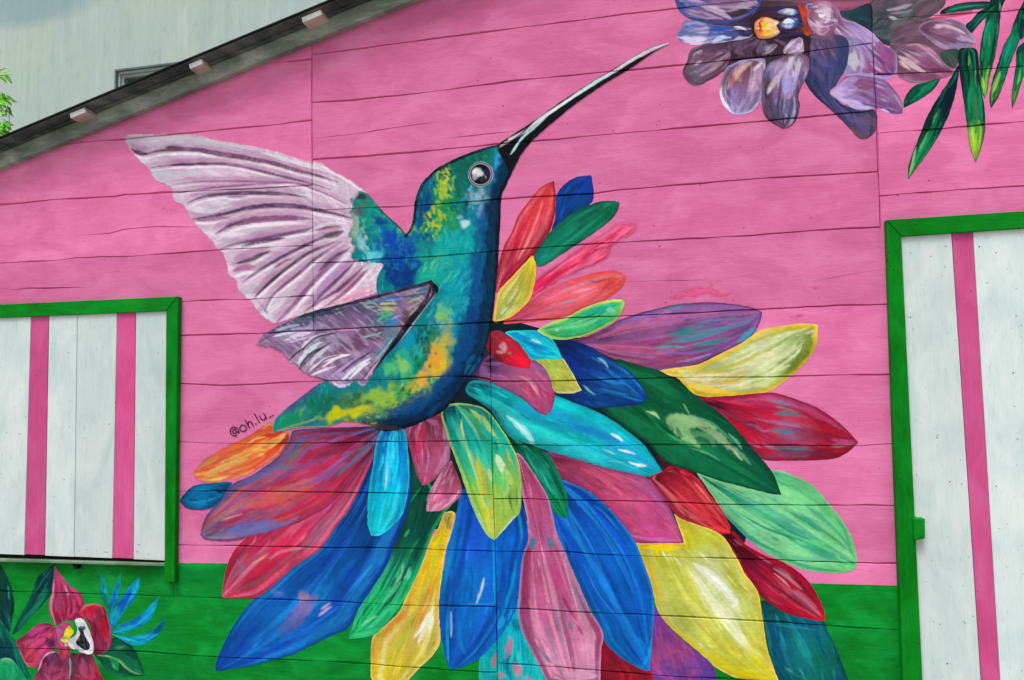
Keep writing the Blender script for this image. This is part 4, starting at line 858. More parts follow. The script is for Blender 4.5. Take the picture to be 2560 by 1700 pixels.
petal(28, '803,1474* 860,1465 890,1438 928,1389 965,1318 995,1235 1025,1182 1040,1160 1000,1130 940,1010 930,1010 940,1120 925,1218 905,1268 895,1296 865,1346 828,1401', '990,1090 930,1300 803,1474', ['042a28', '04382e', '06483a', '0a6a50', '129060', '18a864', '20b870', '1cbc6c'], 'green petal darkening towards the top left of centre',
      streaks=[('3cc890', .7, 4, 1.5, .55, .1, .5, 1.2), ('0a5040', .7, 5, 2, .55)], edges=[('1cc070', 6, .6, 0, -1)],
      strokes=[('930,1298 925,1325 910,1348', 5, '80dca8', .85), ('945,1308 940,1322 932,1335', 5, '78d8b0', .85), ('925,1340 900,1370 880,1392', 8, '50c890', .7), ('880,1345 862,1375 840,1400', 10, '14d070', .7), ('870,1420 850,1430 835,1442', 3.5, 'a0e0b0', .8), ('900,1410 870,1445 830,1456', 12, '12905c', .6), ('808,1466 840,1458 875,1450', 6, '3cc870', .8), ('955,1290 945,1300', 14, '0a6848', .6)])
petal(29, '497,1547* 500,1524 515,1486 550,1426 590,1378 628,1351 678,1306 740,1263 778,1208 803,1176 830,1126 850,1071 866,1018 890,1010 935,1040 950,1120 938,1180 925,1220 905,1268 895,1297 865,1347 828,1402 803,1446 765,1464 715,1489 665,1511 590,1532 530,1542', '910,1030 770,1290 497,1547', ['06264a', '08346a', '0a4084', '0a4a94', '0a58a8', '0c60b4', '0a54ac', '0846a4'], 'very large blue petal pointing down left',
      streaks=[('1a80d0', .75, 6, 1.8, .56), ('08348c', .7, 7, 2.2, .55), ('1438b0', .5, 9, 3, .6)], edges=[('083c9c', 5, .5)],
      blobs=[(705, 1395, 30, 16, -35, '8a70a8', .65), (700, 1378, 12, 12, 0, 'a8789c', .8), (680, 1425, 38, 18, -40, '6a5090', .6), (660, 1450, 22, 14, -30, '44509c', .5), (640, 1368, 16, 12, 0, '5a78b8', .5)],
      strokes=[('765,1398 750,1408 735,1420', 6, 'c8b8e0', .8), ('740,1405 755,1395 762,1390', 4, 'e0c8d8', .7), ('700,1340 680,1355 668,1370', 8, 'a088c0', 0.0), ('850,1310 820,1345 790,1385', 5, '2a90e0', .6), ('860,1300 840,1325 830,1340', 3.5, '48a0e8', .6), ('780,1400 740,1430 690,1460', 9, '1a80e0', .6), ('775,1410 720,1450 705,1458', 6, '0a2c90', .6), ('640,1480 700,1460 740,1440', 8, '1470dc', .6), ('830,1440 790,1455 750,1465', 9, '0a28a8', .6), ('640,1512 680,1498 720,1484', 6, '0c50c8', .6), ('540,1510 570,1470 600,1440', 12, '0a3ca0', .6), ('590,1500 620,1495', 10, '1878c8', .4), ('820,1290 780,1330', 12, '0a70c0', .4)])
petal(30, '512,1378* 514,1355 525,1301 550,1258 600,1215 700,1150 800,1080 860,1030 862,1050 832,1122 803,1177 778,1209 740,1264 678,1307 628,1352 590,1377 560,1380', '840,1060 690,1250 512,1378', ['7a1c38', 'b03058', 'c05080', 'c0406c', 'b83058', 'b03050', 'c02a4c'], 'crimson petal at the lower left',
      streaks=[('e07898', .7, 5, 1.8, .55), ('8a1c40', .6, 6, 2.2, .56), ('6a6878', .6, 7, 3, .63), ('d01840', .5, 6, 3, .6)], edges=[('c02848', 5, .7)],
      strokes=[('620,1290 650,1272 700,1262', 9, 'd88098', .6), ('590,1330 615,1310 640,1295', 9, 'd01038', .7), ('700,1290 705,1296 698,1298', 9, '2a7c78', .8), ('545,1290 560,1310 540,1330', 8, '7c7490', .5), ('580,1300 600,1290 620,1275', 4, 'e8a8a0', .7), ('520,1370 560,1366 590,1360', 7, 'd82a50', .7), ('740,1220 770,1190 790,1160', 7, 'd06888', .6)])
petal(31, '461,1234* 466,1216 478,1186 508,1152 540,1114 562,1104 590,1090 640,1054 666,1016 680,992 800,985 880,985 884,1000 862,1045 838,1073 765,1160 700,1200 660,1215 590,1233 538,1247 478,1245', '860,1000 680,1120 461,1234', ['4a1a30', '7a2040', '9a3858', 'b04a60', 'b05060', '9a4c6c', '84548a', '5c5080'], 'large petal of mixed rose, orange and violet on the left',
      streaks=[('d0604c', .8, 4, 1.5, .54), ('5068b0', .85, 5, 1.8, .60), ('b82050', .7, 6, 2, .57), ('6a4a80', .6, 7, 2.2, .57), ('2a8a84', .5, 8, 5, .68)], edges=[('5a3c68', 5, .6)],
      strokes=[('640,1080 655,1078 672,1080', 10, '0e7c70', .95), ('640,1140 700,1115 760,1092 830,1060', 17, '6a5a98', .6, 4), ('560,1170 640,1150 720,1120', 22, 'cc6450', .65, 5), ('520,1235 600,1222 660,1205', 16, '4a72c4', .75, 4), ('660,1180 740,1140 800,1090', 18, 'c02858', .55, 5), ('600,1100 640,1085 690,1070', 16, '7c5c94', .6, 4), ('760,1055 700,1075 640,1105 590,1130', 10, '5a4a90', .7), ('790,1050 810,1045', 12, '5860a8', .6), ('530,1190 560,1180 600,1180', 8, '4a9a9c', 0.0), ('525,1225 560,1215 600,1208 640,1200', 12, '4a6cc0', .8), ('510,1200 540,1190 560,1185', 5, 'e0a088', .7), ('600,1150 660,1125 730,1100', 12, 'd06a58', .6), ('760,1150 800,1100 835,1070', 4, '8a1030', .7), ('870,1045 850,1010 880,990', 10, '4a3a60', .6), ('690,1010 760,1005 840,1010', 10, '8a1c3c', .6), ('650,1190 700,1170 750,1140', 8, 'c02050', .6), ('640,1210 660,1206 690,1190', 7, '5a78c0', .6), ('475,1235 500,1225 520,1200', 8, '4a4878', .7), ('480,1238 520,1240 560,1236', 3, '7a94d0', .7)])
petal(32, '442,1089* 463,1065 500,1038 550,1013 590,991 622,972 640,985 668,1000 665,1024 640,1055 590,1087 563,1100 500,1115 465,1112 450,1104', '650,1000 560,1050 442,1092', ['a03024', 'cc4828', 'd86438', 'd8743c', 'd86048', 'd09048', 'dc8458'], 'orange petal on the left beside the signature',
      streaks=[('e8b868', .8, 4, 1.6, .55), ('d02c28', .7, 5, 2, .55), ('a0904c', .6, 7, 3, .62)], edges=[('ee6c50', 4, .7)],
      strokes=[('600,1035 560,1055 500,1080 470,1095', 7, 'e8b060', .7), ('620,1050 600,1070 570,1085', 7, 'd8302c', .7), ('580,1040 600,1036 615,1040', 6, 'e0b840', .8), ('655,1025 630,1055 595,1080', 5, 'f08a7c', .8), ('510,1045 540,1030 570,1020', 7, 'e85c38', .8), ('500,1112 540,1104 575,1092', 4, 'f0c090', .8), ('600,1000 620,990 640,990', 10, 'e0502c', .7), ('480,1090 520,1075 570,1058', 13, 'c8b064', .7, 3), ('520,1062 570,1040 620,1010', 9, 'e89c48', .7, 2), ('590,1080 630,1055 655,1030', 8, 'e87860', .8, 2)], soft=9)
petal(33, '415,1155* 425,1139 450,1119 500,1113 536,1113 520,1135 508,1155 490,1170 463,1176 430,1171', '520,1140 415,1155', ['05406c', '075890', '0a70a8', '0a6498', '074c7c'], 'small dark blue petal at the far left', streaks=[('1490c0', .8, 4, 1.6, .55), ('063a68', .6, 6, 2, .55)], strokes=[('440,1133 470,1130 500,1135', 5, '1a9cc8', .7)], edges=[('063a5c', 3.5, .6)])
petal(34, '983,1179* 985,1158 997,1121 1033,1064 1040,1060 1055,1095 1065,1133 1046,1160 1016,1177', '1040,1075 990,1178', ['7a2444', 'a04868', 'b4587c', 'c8648c', 'd080a0'], 'small mauve pink petal below its twin', streaks=[('d89ab8', .7, 5, 2, .55), ('8a3a68', .6, 6, 2, .55)], strokes=[('1060,1130 1045,1152 1020,1172', 4, 'ecc8e0', .9), ('1050,1140 1035,1155', 4, 'dca8d0', .7)], g=2.4)
petal(35, '975,1119* 960,1091 948,1046 934,1000 935,985 960,972 1017,955 1027,992 1037,1021 1036,1059 1015,1091 992,1114', '975,975 975,1119', ['5a2c40', '7a3450', 'a04468', 'a85080', 'a84c74', 'b84060'], 'small dusty rose petal under the belly', streaks=[('b888b0', .7, 6, 2, .54), ('8a2448', .6, 7, 2, .55), ('c81848', .5, 5, 3, .62)], edges=[('9a3458', 3.5, .7)],
      strokes=[('985,1030 988,1060 982,1090', 5, 'c088b0', .7), ('950,1020 955,1050', 6, 'b01040', .6), ('1010,1030 1015,1060 1000,1095', 4, 'c85878', .7)])
petal(36, '855,1234* 848,1206 848,1176 850,1134 860,1071 868,1021 884,988 905,985 931,990 939,1021 944,1084 941,1134 929,1183 903,1214 878,1234 866,1236', '908,990 895,1120 868,1234', ['0a60a8', '0a78c4', '0a94d0', '08a8d4', '08b4d0', '0ab8c8', '08b8bc'], 'turquoise petal hanging under the belly',
      streaks=[('30d4f0', .7, 5, 1.6, .54), ('0a78b8', .6, 6, 2, .56)], edges=[('28d0dc', 3.5, .7)],
      strokes=[('893,1065 892,1100 888,1130', 5, 'a0e0f8', .85), ('918,1050 914,1085 905,1110', 7, '10e0f4', .8), ('903,1080 902,1110 898,1125', 5, '0a6cb4', .7), ('875,1080 868,1120 862,1160', 6, '10a8dc', .6), ('905,1040 908,1060', 5, '50e0e8', .6)])
petal(37, '1140,1246* 1120,1230 1095,1182 1077,1136 1060,1084 1036,1022 1026,990 1018,960 1022,940 1053,930 1103,936 1130,953 1162,996 1181,1029 1193,1054 1201,1096 1200,1176 1181,1201', '1050,935 1110,1080 1142,1245', ['064048', '0c8c84', '16a890', '28b488', '60bc60', '94bc50', '90b848', '88b02c'], 'turquoise and lime leaf shaped petal in the centre',
      streaks=[('c8d868', .75, 4, 1.6, .55), ('10b4a8', .6, 5, 2, .56, .1, -.2, .55), ('b0b018', .6, 6, 2, .58, .1, .4, 1), ('4aa040', .6, 7, 2.5, .57)], edges=[('a8d868', 3.5, .8)],
      strokes=[('1085,945 1110,965 1130,990 1145,1010', 13, 'b0cc58', .75), ('1110,965 1120,1000 1160,1020', 12, '14b0a0', .8), ('1100,1060 1105,1100 1112,1150', 12, 'c8c020', .8), ('1115,1070 1118,1110 1120,1150', 5, 'd89a40', .6), ('1145,1050 1155,1070 1158,1090', 16, 'd8ecc0', .85), ('1165,1080 1175,1110 1165,1140', 14, 'a8d074', .7), ('1125,1080 1135,1110', 9, 'c8dc90', .7), ('1195,1100 1196,1160 1180,1200', 4, '90dc70', .7), ('1080,1140 1110,1200 1138,1240', 4, '60d0a0', .8), ('1145,1240 1170,1210 1185,1190', 4, 'c0e8e0', .8), ('1060,1000 1070,1030 1075,1060', 12, '10b090', .6), ('1040,960 1050,985 1060,1010', 10, '0ea0a0', .6), ('1130,1170 1135,1200 1140,1225', 4, 'b09440', .6)])
petal(38, '1258,958* 1240,950 1205,920 1180,905 1130,882 1100,872 1108,845 1125,820 1150,805 1190,800 1225,822 1250,842 1268,869 1280,905 1272,945', '1120,840 1200,850 1262,955', ['3a2a48', '7a4470', 'a0527c', 'b05a88', 'b04a78', 'a83c68', 'a04a78'], 'mauve tongue shaped petal near the chest',
      streaks=[('c86a90', .7, 5, 2, .55), ('8a5a98', .7, 6, 2, .56)], edges=[('7a3a6c', 4, .6)],
      strokes=[('1198,868 1210,872 1225,885 1240,910', 5, 'eca4b8', .85), ('1215,868 1235,890 1245,920', 4, 'd890b0', .7), ('1215,890 1222,915', 9, 'd84a6c', .6), ('1120,815 1110,840 1105,860', 5, '5a4a7c', .7), ('1250,845 1266,872 1274,905', 4, '8a6a98', .7)])
petal(39, '1341,900* 1318,907 1280,904 1270,876 1255,847 1234,825 1290,822 1315,852', '1255,825 1335,903', ['a8b050', 'aab850', 'b4bc48', 'a8b848', 'c0b858'], 'small olive yellow petal beside the mauve tongue', streaks=[('d0a048', .6, 5, 3, .58), ('8cb848', .6, 6, 2, .56)], edges=[('d0d888', 3, .8)], g=1.2,
      strokes=[('1298,828 1318,855 1339,898', 3.5, 'd8e4a8', .9), ('1282,903 1315,905 1338,899', 3.5, 'e8c898', .8), ('1275,845 1290,850 1300,870', 5, 'd0a850', .6)])
petal(40, '1297,826* 1285,829 1260,828 1232,830 1215,820 1195,790 1165,767 1200,762 1240,764 1276,786', '1175,768 1295,826', ['08b0c8', '08a8d0', '0a94cc', '08b0c8', '10c8c4'], 'small turquoise petal near the chest', streaks=[('0a78c0', .7, 5, 2, .56), ('20d8d8', .6, 5, 2, .55)], edges=[('18d0cc', 4, .8)], g=1.2,
      strokes=[('1225,783 1235,786 1248,792', 6, 'c0e4f4', .85), ('1225,810 1250,815 1275,818', 6, '0a84c8', .6)])
petal(41, '1238,762* 1263,746 1305,732 1340,713 1380,698 1413,691 1436,692 1440,702 1430,727 1413,744 1368,767 1320,781 1280,783 1255,773', '1245,765 1330,750 1436,698', ['5cc040', '30b068', '38b06c', '40b870', '20b890', '20b46c', '58d070'], 'green petal with lime rim right of the chest', streaks=[('70d090', .7, 4, 1.8, .55), ('108c58', .7, 6, 2, .56)], edges=[('a8dc58', 6, .85), ('c8e070', 3, .7)], g=1.2,
      strokes=[('1265,770 1300,776 1350,768 1400,742', 4, '0a8050', .8), ('1285,760 1310,750 1350,745', 9, '58c078', .7), ('1280,762 1290,758', 6, 'b0e0d0', .8), ('1340,724 1380,715 1415,712', 12, '10a888', .7), ('1398,716 1410,714 1418,716', 9, '80d8b8', .8), ('1385,700 1410,694 1432,694', 5, 'd8e060', .9), ('1385,740 1400,728 1410,720', 6, '20c888', .6)])
petal(42, '1222,850* 1190,846 1160,838 1135,822 1120,796 1128,768 1150,762 1165,768 1190,788 1212,812 1224,832', '1135,775 1222,845', ['7a2430', '982434', 'b81c34', 'd41430', 'e01830'], 'small bright red petal against the chest', streaks=[('f02040', .6, 5, 2, .56), ('8a2838', .6, 6, 2, .57)], g=1.2,
      blobs=[(1162, 800, 9, 12, -20, 'd8a8b8', .9), (1152, 813, 8, 4, 20, 'e0a8a8', .8), (1150, 795, 14, 18, 0, 'a03040', .4), (1205, 835, 18, 10, 0, 'ee1438', .8), (1175, 785, 10, 4, 30, 'f01030', .8), (1148, 826, 14, 6, 30, '5a1c28', .7), (1175, 815, 4, 4, 0, '5c8a50', .6)])
# loose try-out strokes left on the pink boards
def smudge(layer, outline, col, label):
    def fn(p):
        p.fill(col); p.c = p.c*(1+.12*(fbm(p.x/22, p.y/5, layer)-.5))[:, None]; p.a = ss(1, 13, p.d)*ss(.30, .62, fbm(p.x/20, p.y/6, layer, 2))*.85
    paint('brush_mark', FAN, outline, fn, layer, 2.4, label)
smudge(2, '1530,690 1560,670 1600,655 1650,642 1680,646 1650,660 1690,672 1720,680 1680,690 1620,688 1570,698', 'ea6496', 'faint rose brush mark above the mauve petal')
smudge(2, '1850,664 1880,655 1900,658 1885,672 1858,676', 'ec5f95', 'short rose brush mark')
smudge(2, '1800,728 1830,720 1860,722 1850,734 1815,738', 'dc5c90', 'short dull brush mark')

# ------------------------------------------------ hummingbird
BIRD = root('hummingbird_mural', (-0.4, 0, 0), 'painted emerald and blue hummingbird with lilac wings and long beak', 'mural')
WB = 'ccb6cc'
def wing_up(p):
    p.fill(WB)
    a = np.arctan2(p.y-575, p.x-830); r = np.hypot(p.x-830, p.y-575)
    p.mixin(ss(.42, .7, fbm(a*16, r/120, 3))*.7, 'dcbcd6'); p.mixin(ss(.45, .7, fbm(a*20+7, r/90, 8))*.8, 'bcb8c8'); p.mixin(ss(.52, .75, fbm(a*24+3, r/100, 12))*.7, 'e6d8ea')
    p.mixin(ss(.58, .75, fbm(a*22+9, r/80, 17))*.5, 'c48ab4')
    dk = [(Z1, '180,190 230,232 320,240 450,210 750,200 1000,240 1300,290 1500,330 1700,390 1900,440 2080,500', 9, '6a3c62'),
          (Z1, '495,182 560,176 655,182', 4.5, '3a2440'), (Z1, '190,200 260,236 330,238', 9, '5a3052'),
          (Z1, '330,372 550,345 900,330 1100,340 1300,380 1500,430 1750,490 1900,530 2020,570', 5.5, '71456e'), (Z1, '545,345 640,338 760,345', 5, '3c2444'), (Z1, '780,330 900,335', 5, '4c3050'),
          (Z1, '550,525 800,497 1100,490 1400,500 1700,510 1850,560 2000,620 2170,705', 4.5, '9a5a8a'), (Z1, '560,602 800,570 950,550 1300,522 1650,510', 4, '8a5480'),
          (Z1, '700,692 800,650 900,625 1100,605 1300,600 1600,610 1790,642', 8, '4f3354'), (Z1, '1060,640 1250,630', 5, '9a6a90'),
          (Z1, '740,842 900,820 1050,790 1250,740 1500,715 1750,730 1900,760 2050,790 2210,832', 9, '4f2c54'), (Z1, '760,850 900,850 1100,820', 6, '8a6488'),
          (Z1, '960,978 1080,910 1200,870 1400,840 1650,830 1850,840', 12, '824a78'), (Z1, '1050,915 1150,880 1230,862', 4, '3a2844'),
          (Z1, '1000,1122 1100,1080 1250,1050 1400,1020 1700,960 1900,930 2110,905', 7, '6c4470'), (Z1, '1200,1092 1400,1045 1600,1015', 7, '4a284c'),
          (Z1, '1140,1252 1280,1215 1400,1160 1460,1135', 8, '3f2448'), (Z1, '1210,1422 1350,1320 1550,1200 1750,1100 1900,1030 2130,950', 6.5, '4a2c50'),
          (Z1, '1120,1320 1220,1290 1320,1280', 12, 'a4608e'), (Z1, '1950,1000 2050,985 2130,955', 12, '4c404c'), (Z1, '1500,1290 1600,1225 1660,1205', 5, '8a3c68'),
          (Z2, '430,1122 540,1010 680,890 800,800 950,700 1200,600', 6.5, '4c3450'), (Z2, '440,1110 540,1012 680,892', 6, '2f2638'),
          (Z2, '520,1245 590,1110 700,1010 850,890 960,790 1100,690 1240,600', 6, '68446a'), (Z2, '630,1355 780,1200 900,1060 1000,950 1100,850 1310,660', 9, '845284'),
          (Z2, '1020,880 1150,760 1280,680', 7, '3f344a'), (Z2, '960,1200 1060,1080 1180,970 1300,850 1350,790', 7, '543658'), (Z2, '890,1252 1000,1180 1150,1090 1300,970 1420,850', 8, '6a3a60'),
          (Z2, '1080,1205 1200,1120 1330,1010 1460,870 1520,800', 7, '8c4470'), (Z2, '480,1180 520,1230 560,1290', 3, '8a7c98')]
    p.blob(700, 660, 110, 26, -48, 'b496cc', .0)
    poly = np.array(tr(Z2, '985,1100 1090,870 1180,800 1340,790 1240,930 1100,1060 1000,1130'))
    p.mixin(ss(-3, 4, sdf(p.x, p.y, poly))*.85, 'b898d0')
    for o, s, w, c in dk:
        q = np.array(tr(o, s)); nn = np.array([0.25, 1.0]) if q[0, 0] < 640 and q[-1, 1]-q[0, 1] > -60 else np.array([.6, .8])
        p.stroke(q+nn*(w*.9+2), w*.8, 'efe4f2', .9)
        p.stroke(q-nn*(w*.9+3), w*2.6, 'a8769f', .58, 5, 0, True, .2)
    for o, s, w, c in dk: p.stroke(tr(o, s), w*1.25, c, .95, 1.8, 0, True, .18)
    for o, s, w, c in ((Z1, '1380,225 1600,290 1800,345 1980,400', 9, 'e2dfe8'), (Z1, '1900,340 2100,440 2300,580', 8, 'ece6ee'), (Z1, '150,85 400,80 700,95 1000,140 1300,200', 8, 'd0c8d4'),
                       (Z1, '200,110 300,150 600,130 900,150 1200,210', 10, 'bfbfcc'), (Z1, '370,420 500,420 800,420', 12, 'c2c8d2'), (Z1, '730,760 900,770 1100,720', 9, 'cdd0dc'), (Z1, '1800,960 2000,880 2190,880', 8, 'd4dce4'),
                       (Z1, '2080,1040 2150,1010 2180,1060', 8, 'b8a0cc'), (Z2, '1420,880 1520,820 1600,810', 9, 'c2dce2'), (Z2, '1480,980 1560,900 1600,830', 7, 'd8e8ee'), (Z2, '1250,1150 1400,1070 1540,1000', 9, 'e898bc'),
                       (Z2, '1100,1200 1300,1130 1540,1060', 9, 'e088b2'), (Z2, '500,1270 560,1300 620,1340', 9, 'd0d4e0'), (Z2, '1000,1200 1080,1150 1200,1080', 6, 'f0d0e8'), (Z2, '700,1330 800,1270 900,1200', 8, 'eac4de')):
        p.stroke(tr(o, s), w, c, .8)
    p.edge('ecd2e6', 2.6, .8)
    p.c *= (1+.08*(vn(p.x/3, p.y/3, 4)-.5))[:, None]
    p.a = ss(-.5, 4.5, p.d+3*(vn(p.x/6, p.y/6, 2)-.3))
paint('wing', BIRD, '285,316* 300,309 375,309 438,309 500,322 590,338 640,350 700,369 740,375 765,392 803,412 850,446* 862,560 890,606 876,640 872,675* 790,702 725,718 684,732 632,748* 605,731 590,712 580,697 568,688 549,668 545,648 528,634 523,612 513,584 498,573 488,556 458,527 440,505 425,477 402,462 393,434 363,418 349,405 344,390 322,372 300,345', wing_up, 47, label='raised lilac and white wing')

def body(p):
    p.fill('0a7c84')
    B = p.blob
    # broad colour areas (head to tail)
    B(1060, 380, 90, 46, -15, '0a6a58', 1); B(1100, 360, 40, 20, -20, '0a5c4c', .8); B(1050, 440, 70, 60, 10, '0b6e5a', .95); B(990, 440, 20, 60, 15, '0a5a8a', .9)
    B(975, 500, 16, 60, 8, '0a4f86', .9); B(1020, 500, 38, 70, 8, '1a8c50', .95); B(1090, 490, 45, 50, 0, '0a7484', .9); B(1110, 540, 36, 60, 0, '0a80a8', .9)
    B(1060, 570, 70, 50, -20, '0a9c98', .9); B(1000, 620, 70, 40, -20, '10a088', .9); B(1070, 640, 60, 60, 0, '0a8ca8', .95); B(1020, 600, 30, 20, 0, '2cb08c', .6)
    B(1070, 700, 44, 60, 0, '0a98a4', .9); B(1098, 690, 26, 80, 0, '0a5c9c', .9); B(1030, 760, 60, 40, -40, '0a8cac', .95)
    B(900, 560, 60, 50, -40, '0a5a9c', .95); B(860, 500, 40, 40, 0, '0c8c84', .95); B(920, 620, 44, 60, 0, '083a84', .95); B(935, 580, 30, 30, 0, '0846a8', .8)
    B(1015, 800, 34, 60, 10, '7c9458', .7); B(950, 850, 50, 50, 30, '3caa60', .9); B(930, 920, 90, 40, -20, '4aa04c', .9); B(960, 830, 40, 50, 40, '1aa094', .85)
    B(820, 940, 110, 40, -14, '3a7a40', .9); B(720, 950, 70, 34, -30, '0d6858', .95); B(680, 965, 60, 20, -20, '158a5a', .85); B(1080, 900, 40, 70, 20, '083c74', .95)
    B(880, 980, 70, 14, 0, '3a2430', .8); B(700, 915, 60, 14, -42, '3c4c84', .7)
    # mottled feather marks
    n = fbm(p.x/9, p.y/9, 21, 2); m = fbm(p.x/5, p.y/12, 31, 2)
    p.mixin(ss(.62, .74, n)*.35*ss(900, 880, p.y), '08424c'); p.mixin(ss(.64, .76, m)*.3, '2cb4a0')
    p.mixin(ss(.64, .76, fbm(p.x/9, p.y/9, 41, 2))*.3*ss(1070, 1030, p.x)*ss(600, 540, p.y), '64b848')
    rr_ = np.random.RandomState(3)
    def flecks(cx, cy, rx, ry, n_, cols, L, w, ang, op=.8, da=25):
        for k in range(int(n_*.8)):
            x = cx+np.clip(rr_.randn(), -1.7, 1.7)*rx*.5; y = cy+np.clip(rr_.randn(), -1.7, 1.7)*ry*.5; a = math.radians(ang+rr_.randn()*da); l = L*(.5+rr_.rand())
            dx, dy = math.cos(a)*l/2, math.sin(a)*l/2; bx = rr_.randn()*2
            p.stroke([(x-dx, y-dy), (x+bx, y+bx), (x+dx, y+dy)], w*(.6+.8*rr_.rand()), cols[rr_.randint(len(cols))], op*(.6+.4*rr_.rand()))
    G = ['8cc83c', 'a8cc34', '5cb848', '38a04c', 'c0c428']; D_ = ['05363a', '064a40', '08302c', '043048']; TQ = ['0ab8b8', '18c8c8', '30d0c0', '0a98b8']; BL = ['0a64b4', '0a4ca0', '1488c8', '0a3c88']
    flecks(1025, 420, 26, 50, 38, G, 13, 5, 75); flecks(1020, 450, 26, 60, 16, D_, 10, 4.5, 60); flecks(1075, 440, 45, 40, 24, ['04483c', '0a8464', '1ca078', '053830'], 14, 4, 60)
    flecks(1000, 515, 34, 36, 40, G, 13, 4.5, 95); flecks(990, 530, 26, 24, 12, D_, 9, 4, 70); flecks(1040, 520, 22, 44, 20, ['2ca050', '60b860', '0f8c58'], 16, 4, 80)
    flecks(1052, 560, 56, 30, 44, TQ+['0a7c7c'], 22, 4, 100); flecks(1120, 520, 18, 60, 22, BL+['2898d0'], 18, 4.5, 105); flecks(1090, 475, 22, 18, 14, ['88bcd8', '5aa0c8', '0a6a8c'], 10, 3.5, 80)
    flecks(1040, 640, 90, 26, 50, TQ+['0a8c8c', '0c7c9c'], 30, 4, 135, da=12); flecks(1000, 625, 60, 26, 20, ['30c89c', '1cb090', '68c898'], 22, 4, 120)
    flecks(1080, 690, 30, 50, 22, ['18b4b8', '0a9cb4', '0a74ac', '2ab8c0'], 32, 4.5, 110, da=12)
    flecks(880, 500, 36, 24, 22, ['14a094', '0a6c8c', '38c0a0', '0a4c78'], 12, 5, 60); flecks(905, 540, 30, 30, 26, BL+['20b0c8'], 12, 6, 40, da=50); flecks(925, 600, 40, 36, 26, BL+['063070'], 16, 5, 60, da=40)
    flecks(850, 590, 26, 22, 20, ['7cd8dc', '40c4d4', 'a8d8e8', '18a0d0'], 12, 6, 40, da=50); flecks(835, 540, 12, 40, 18, ['9cc8a8', 'a8bcc8', '6ca880', '8cb0c4'], 12, 5, 80)
    flecks(1010, 740, 40, 40, 24, ['10a0c0', '0a88b8', '38b8b8'], 26, 5, 120, da=14); flecks(1030, 720, 22, 34, 20, ['88c858', '60b868', 'a8d060', '58b888'], 18, 5, 110)
    flecks(985, 840, 44, 50, 44, ['2cb468', '68c45c', '10986c', '8cc850', '0a6c50'], 16, 5.5, 115, da=20); flecks(985, 800, 34, 60, 34, ['064c3c', '04382c', '0a6440'], 14, 6, 120, da=25)
    flecks(1008, 820, 28, 50, 26, ['a8a83c', 'c8b030', '8ca050', 'b8b868'], 16, 6, 110, da=20); flecks(960, 888, 40, 22, 26, ['d0a838', '88a040', '3a7c48', 'c8c850'], 14, 5, 130)
    flecks(930, 920, 70, 30, 60, ['90b838', 'a8c050', '5c9c3c', 'c0c834', '3c8448'], 18, 5, 140, da=20); flecks(880, 965, 70, 20, 34, ['a0b45c', '4c7448', 'c8c830', '2c5c3c'], 14, 5, 150, da=25)
    flecks(800, 925, 60, 22, 30, ['3c5c38', '4c6c40', '708444', '2c4c34'], 18, 6, 150, da=20); flecks(710, 955, 50, 20, 22, ['1c9060', '0c6c60', '4c9c6c', '2c6c8c'], 20, 5, 140, da=18)
    # named patches
    B(1030, 775, 20, 34, 10, '8c9c6c', .7); B(1012, 815, 24, 40, 10, 'c4b038', .85); B(1018, 840, 22, 30, 10, 'd8bc14', .92); B(998, 832, 18, 34, 14, 'dc9c38', .95); B(976, 872, 18, 20, 30, 'dca438', .9); B(952, 893, 16, 12, 30, 'b8a83c', .8); B(998, 770, 12, 22, 20, '087444', .85); B(966, 842, 13, 24, 15, '0a7c54', .85); B(943, 782, 20, 28, 35, '0c90b8', .8)
    B(928, 845, 16, 22, 0, '84cc60', .8); B(900, 852, 16, 18, 10, '50c070', .8); B(1003, 728, 12, 26, 10, '8cc84c', .0); B(1018, 722, 12, 24, 8, '84c850', .9); B(830, 948, 40, 12, -10, 'c8c410', .9); B(778, 955, 34, 17, -14, 'bcc008', .95)
    B(876, 914, 34, 24, -20, '90bc3c', .8); B(860, 950, 26, 14, -10, '7c9c58', .7); B(932, 522, 20, 15, 0, '78c050', .8); B(1070, 518, 13, 10, -10, 'b4dcec', .9); B(1060, 500, 10, 7, 0, '8cc4d8', .6)
    B(1110, 485, 8, 22, 8, '7aa8e4', .8); B(1102, 450, 30, 18, -10, '88b4c4', .75); B(900, 555, 24, 22, 0, '0a4ca8', .8); B(878, 510, 14, 10, 0, '0a3c8c', .7)
    B(1150, 372, 9, 20, 5, '38a8e8', .95); B(1143, 400, 7, 16, 8, '3a98d0', .7); B(1020, 440, 10, 22, 0, 'b0c82c', .7); B(1010, 470, 10, 9, 0, '98c430', .6)
    flecks(1006, 836, 22, 30, 18, ['e0b448', 'c4b820', 'dc9438', 'c8a030'], 12, 6, 110); flecks(1104, 455, 24, 10, 16, ['b0d0dc', '5c94ac', '0a6478', '90bccc'], 10, 3, 60)
    B(1075, 380, 44, 26, -20, '075c50', .6); B(978, 470, 12, 44, 10, '06386c', .7); B(1085, 420, 40, 30, 0, '06505c', .45); B(1060, 560, 60, 24, -20, '0aa4a8', .45)
    B(905, 556, 26, 24, 30, '0a46a4', .85); B(872, 512, 16, 12, 0, '0a4090', .85); B(884, 540, 10, 8, 0, '0a50a8', .8); B(862, 585, 22, 14, 0, '58ccd8', .7); B(820, 520, 9, 40, 0, '9cc0a0', .7); B(832, 560, 9, 22, 0, '8cc8d4', .7)
    B(936, 520, 22, 15, 30, '74bc50', .8); B(926, 640, 40, 26, 0, '06307c', .8); B(1000, 640, 44, 22, -10, '10a894', .55); B(1030, 700, 18, 34, 10, '10a0a8', .5)
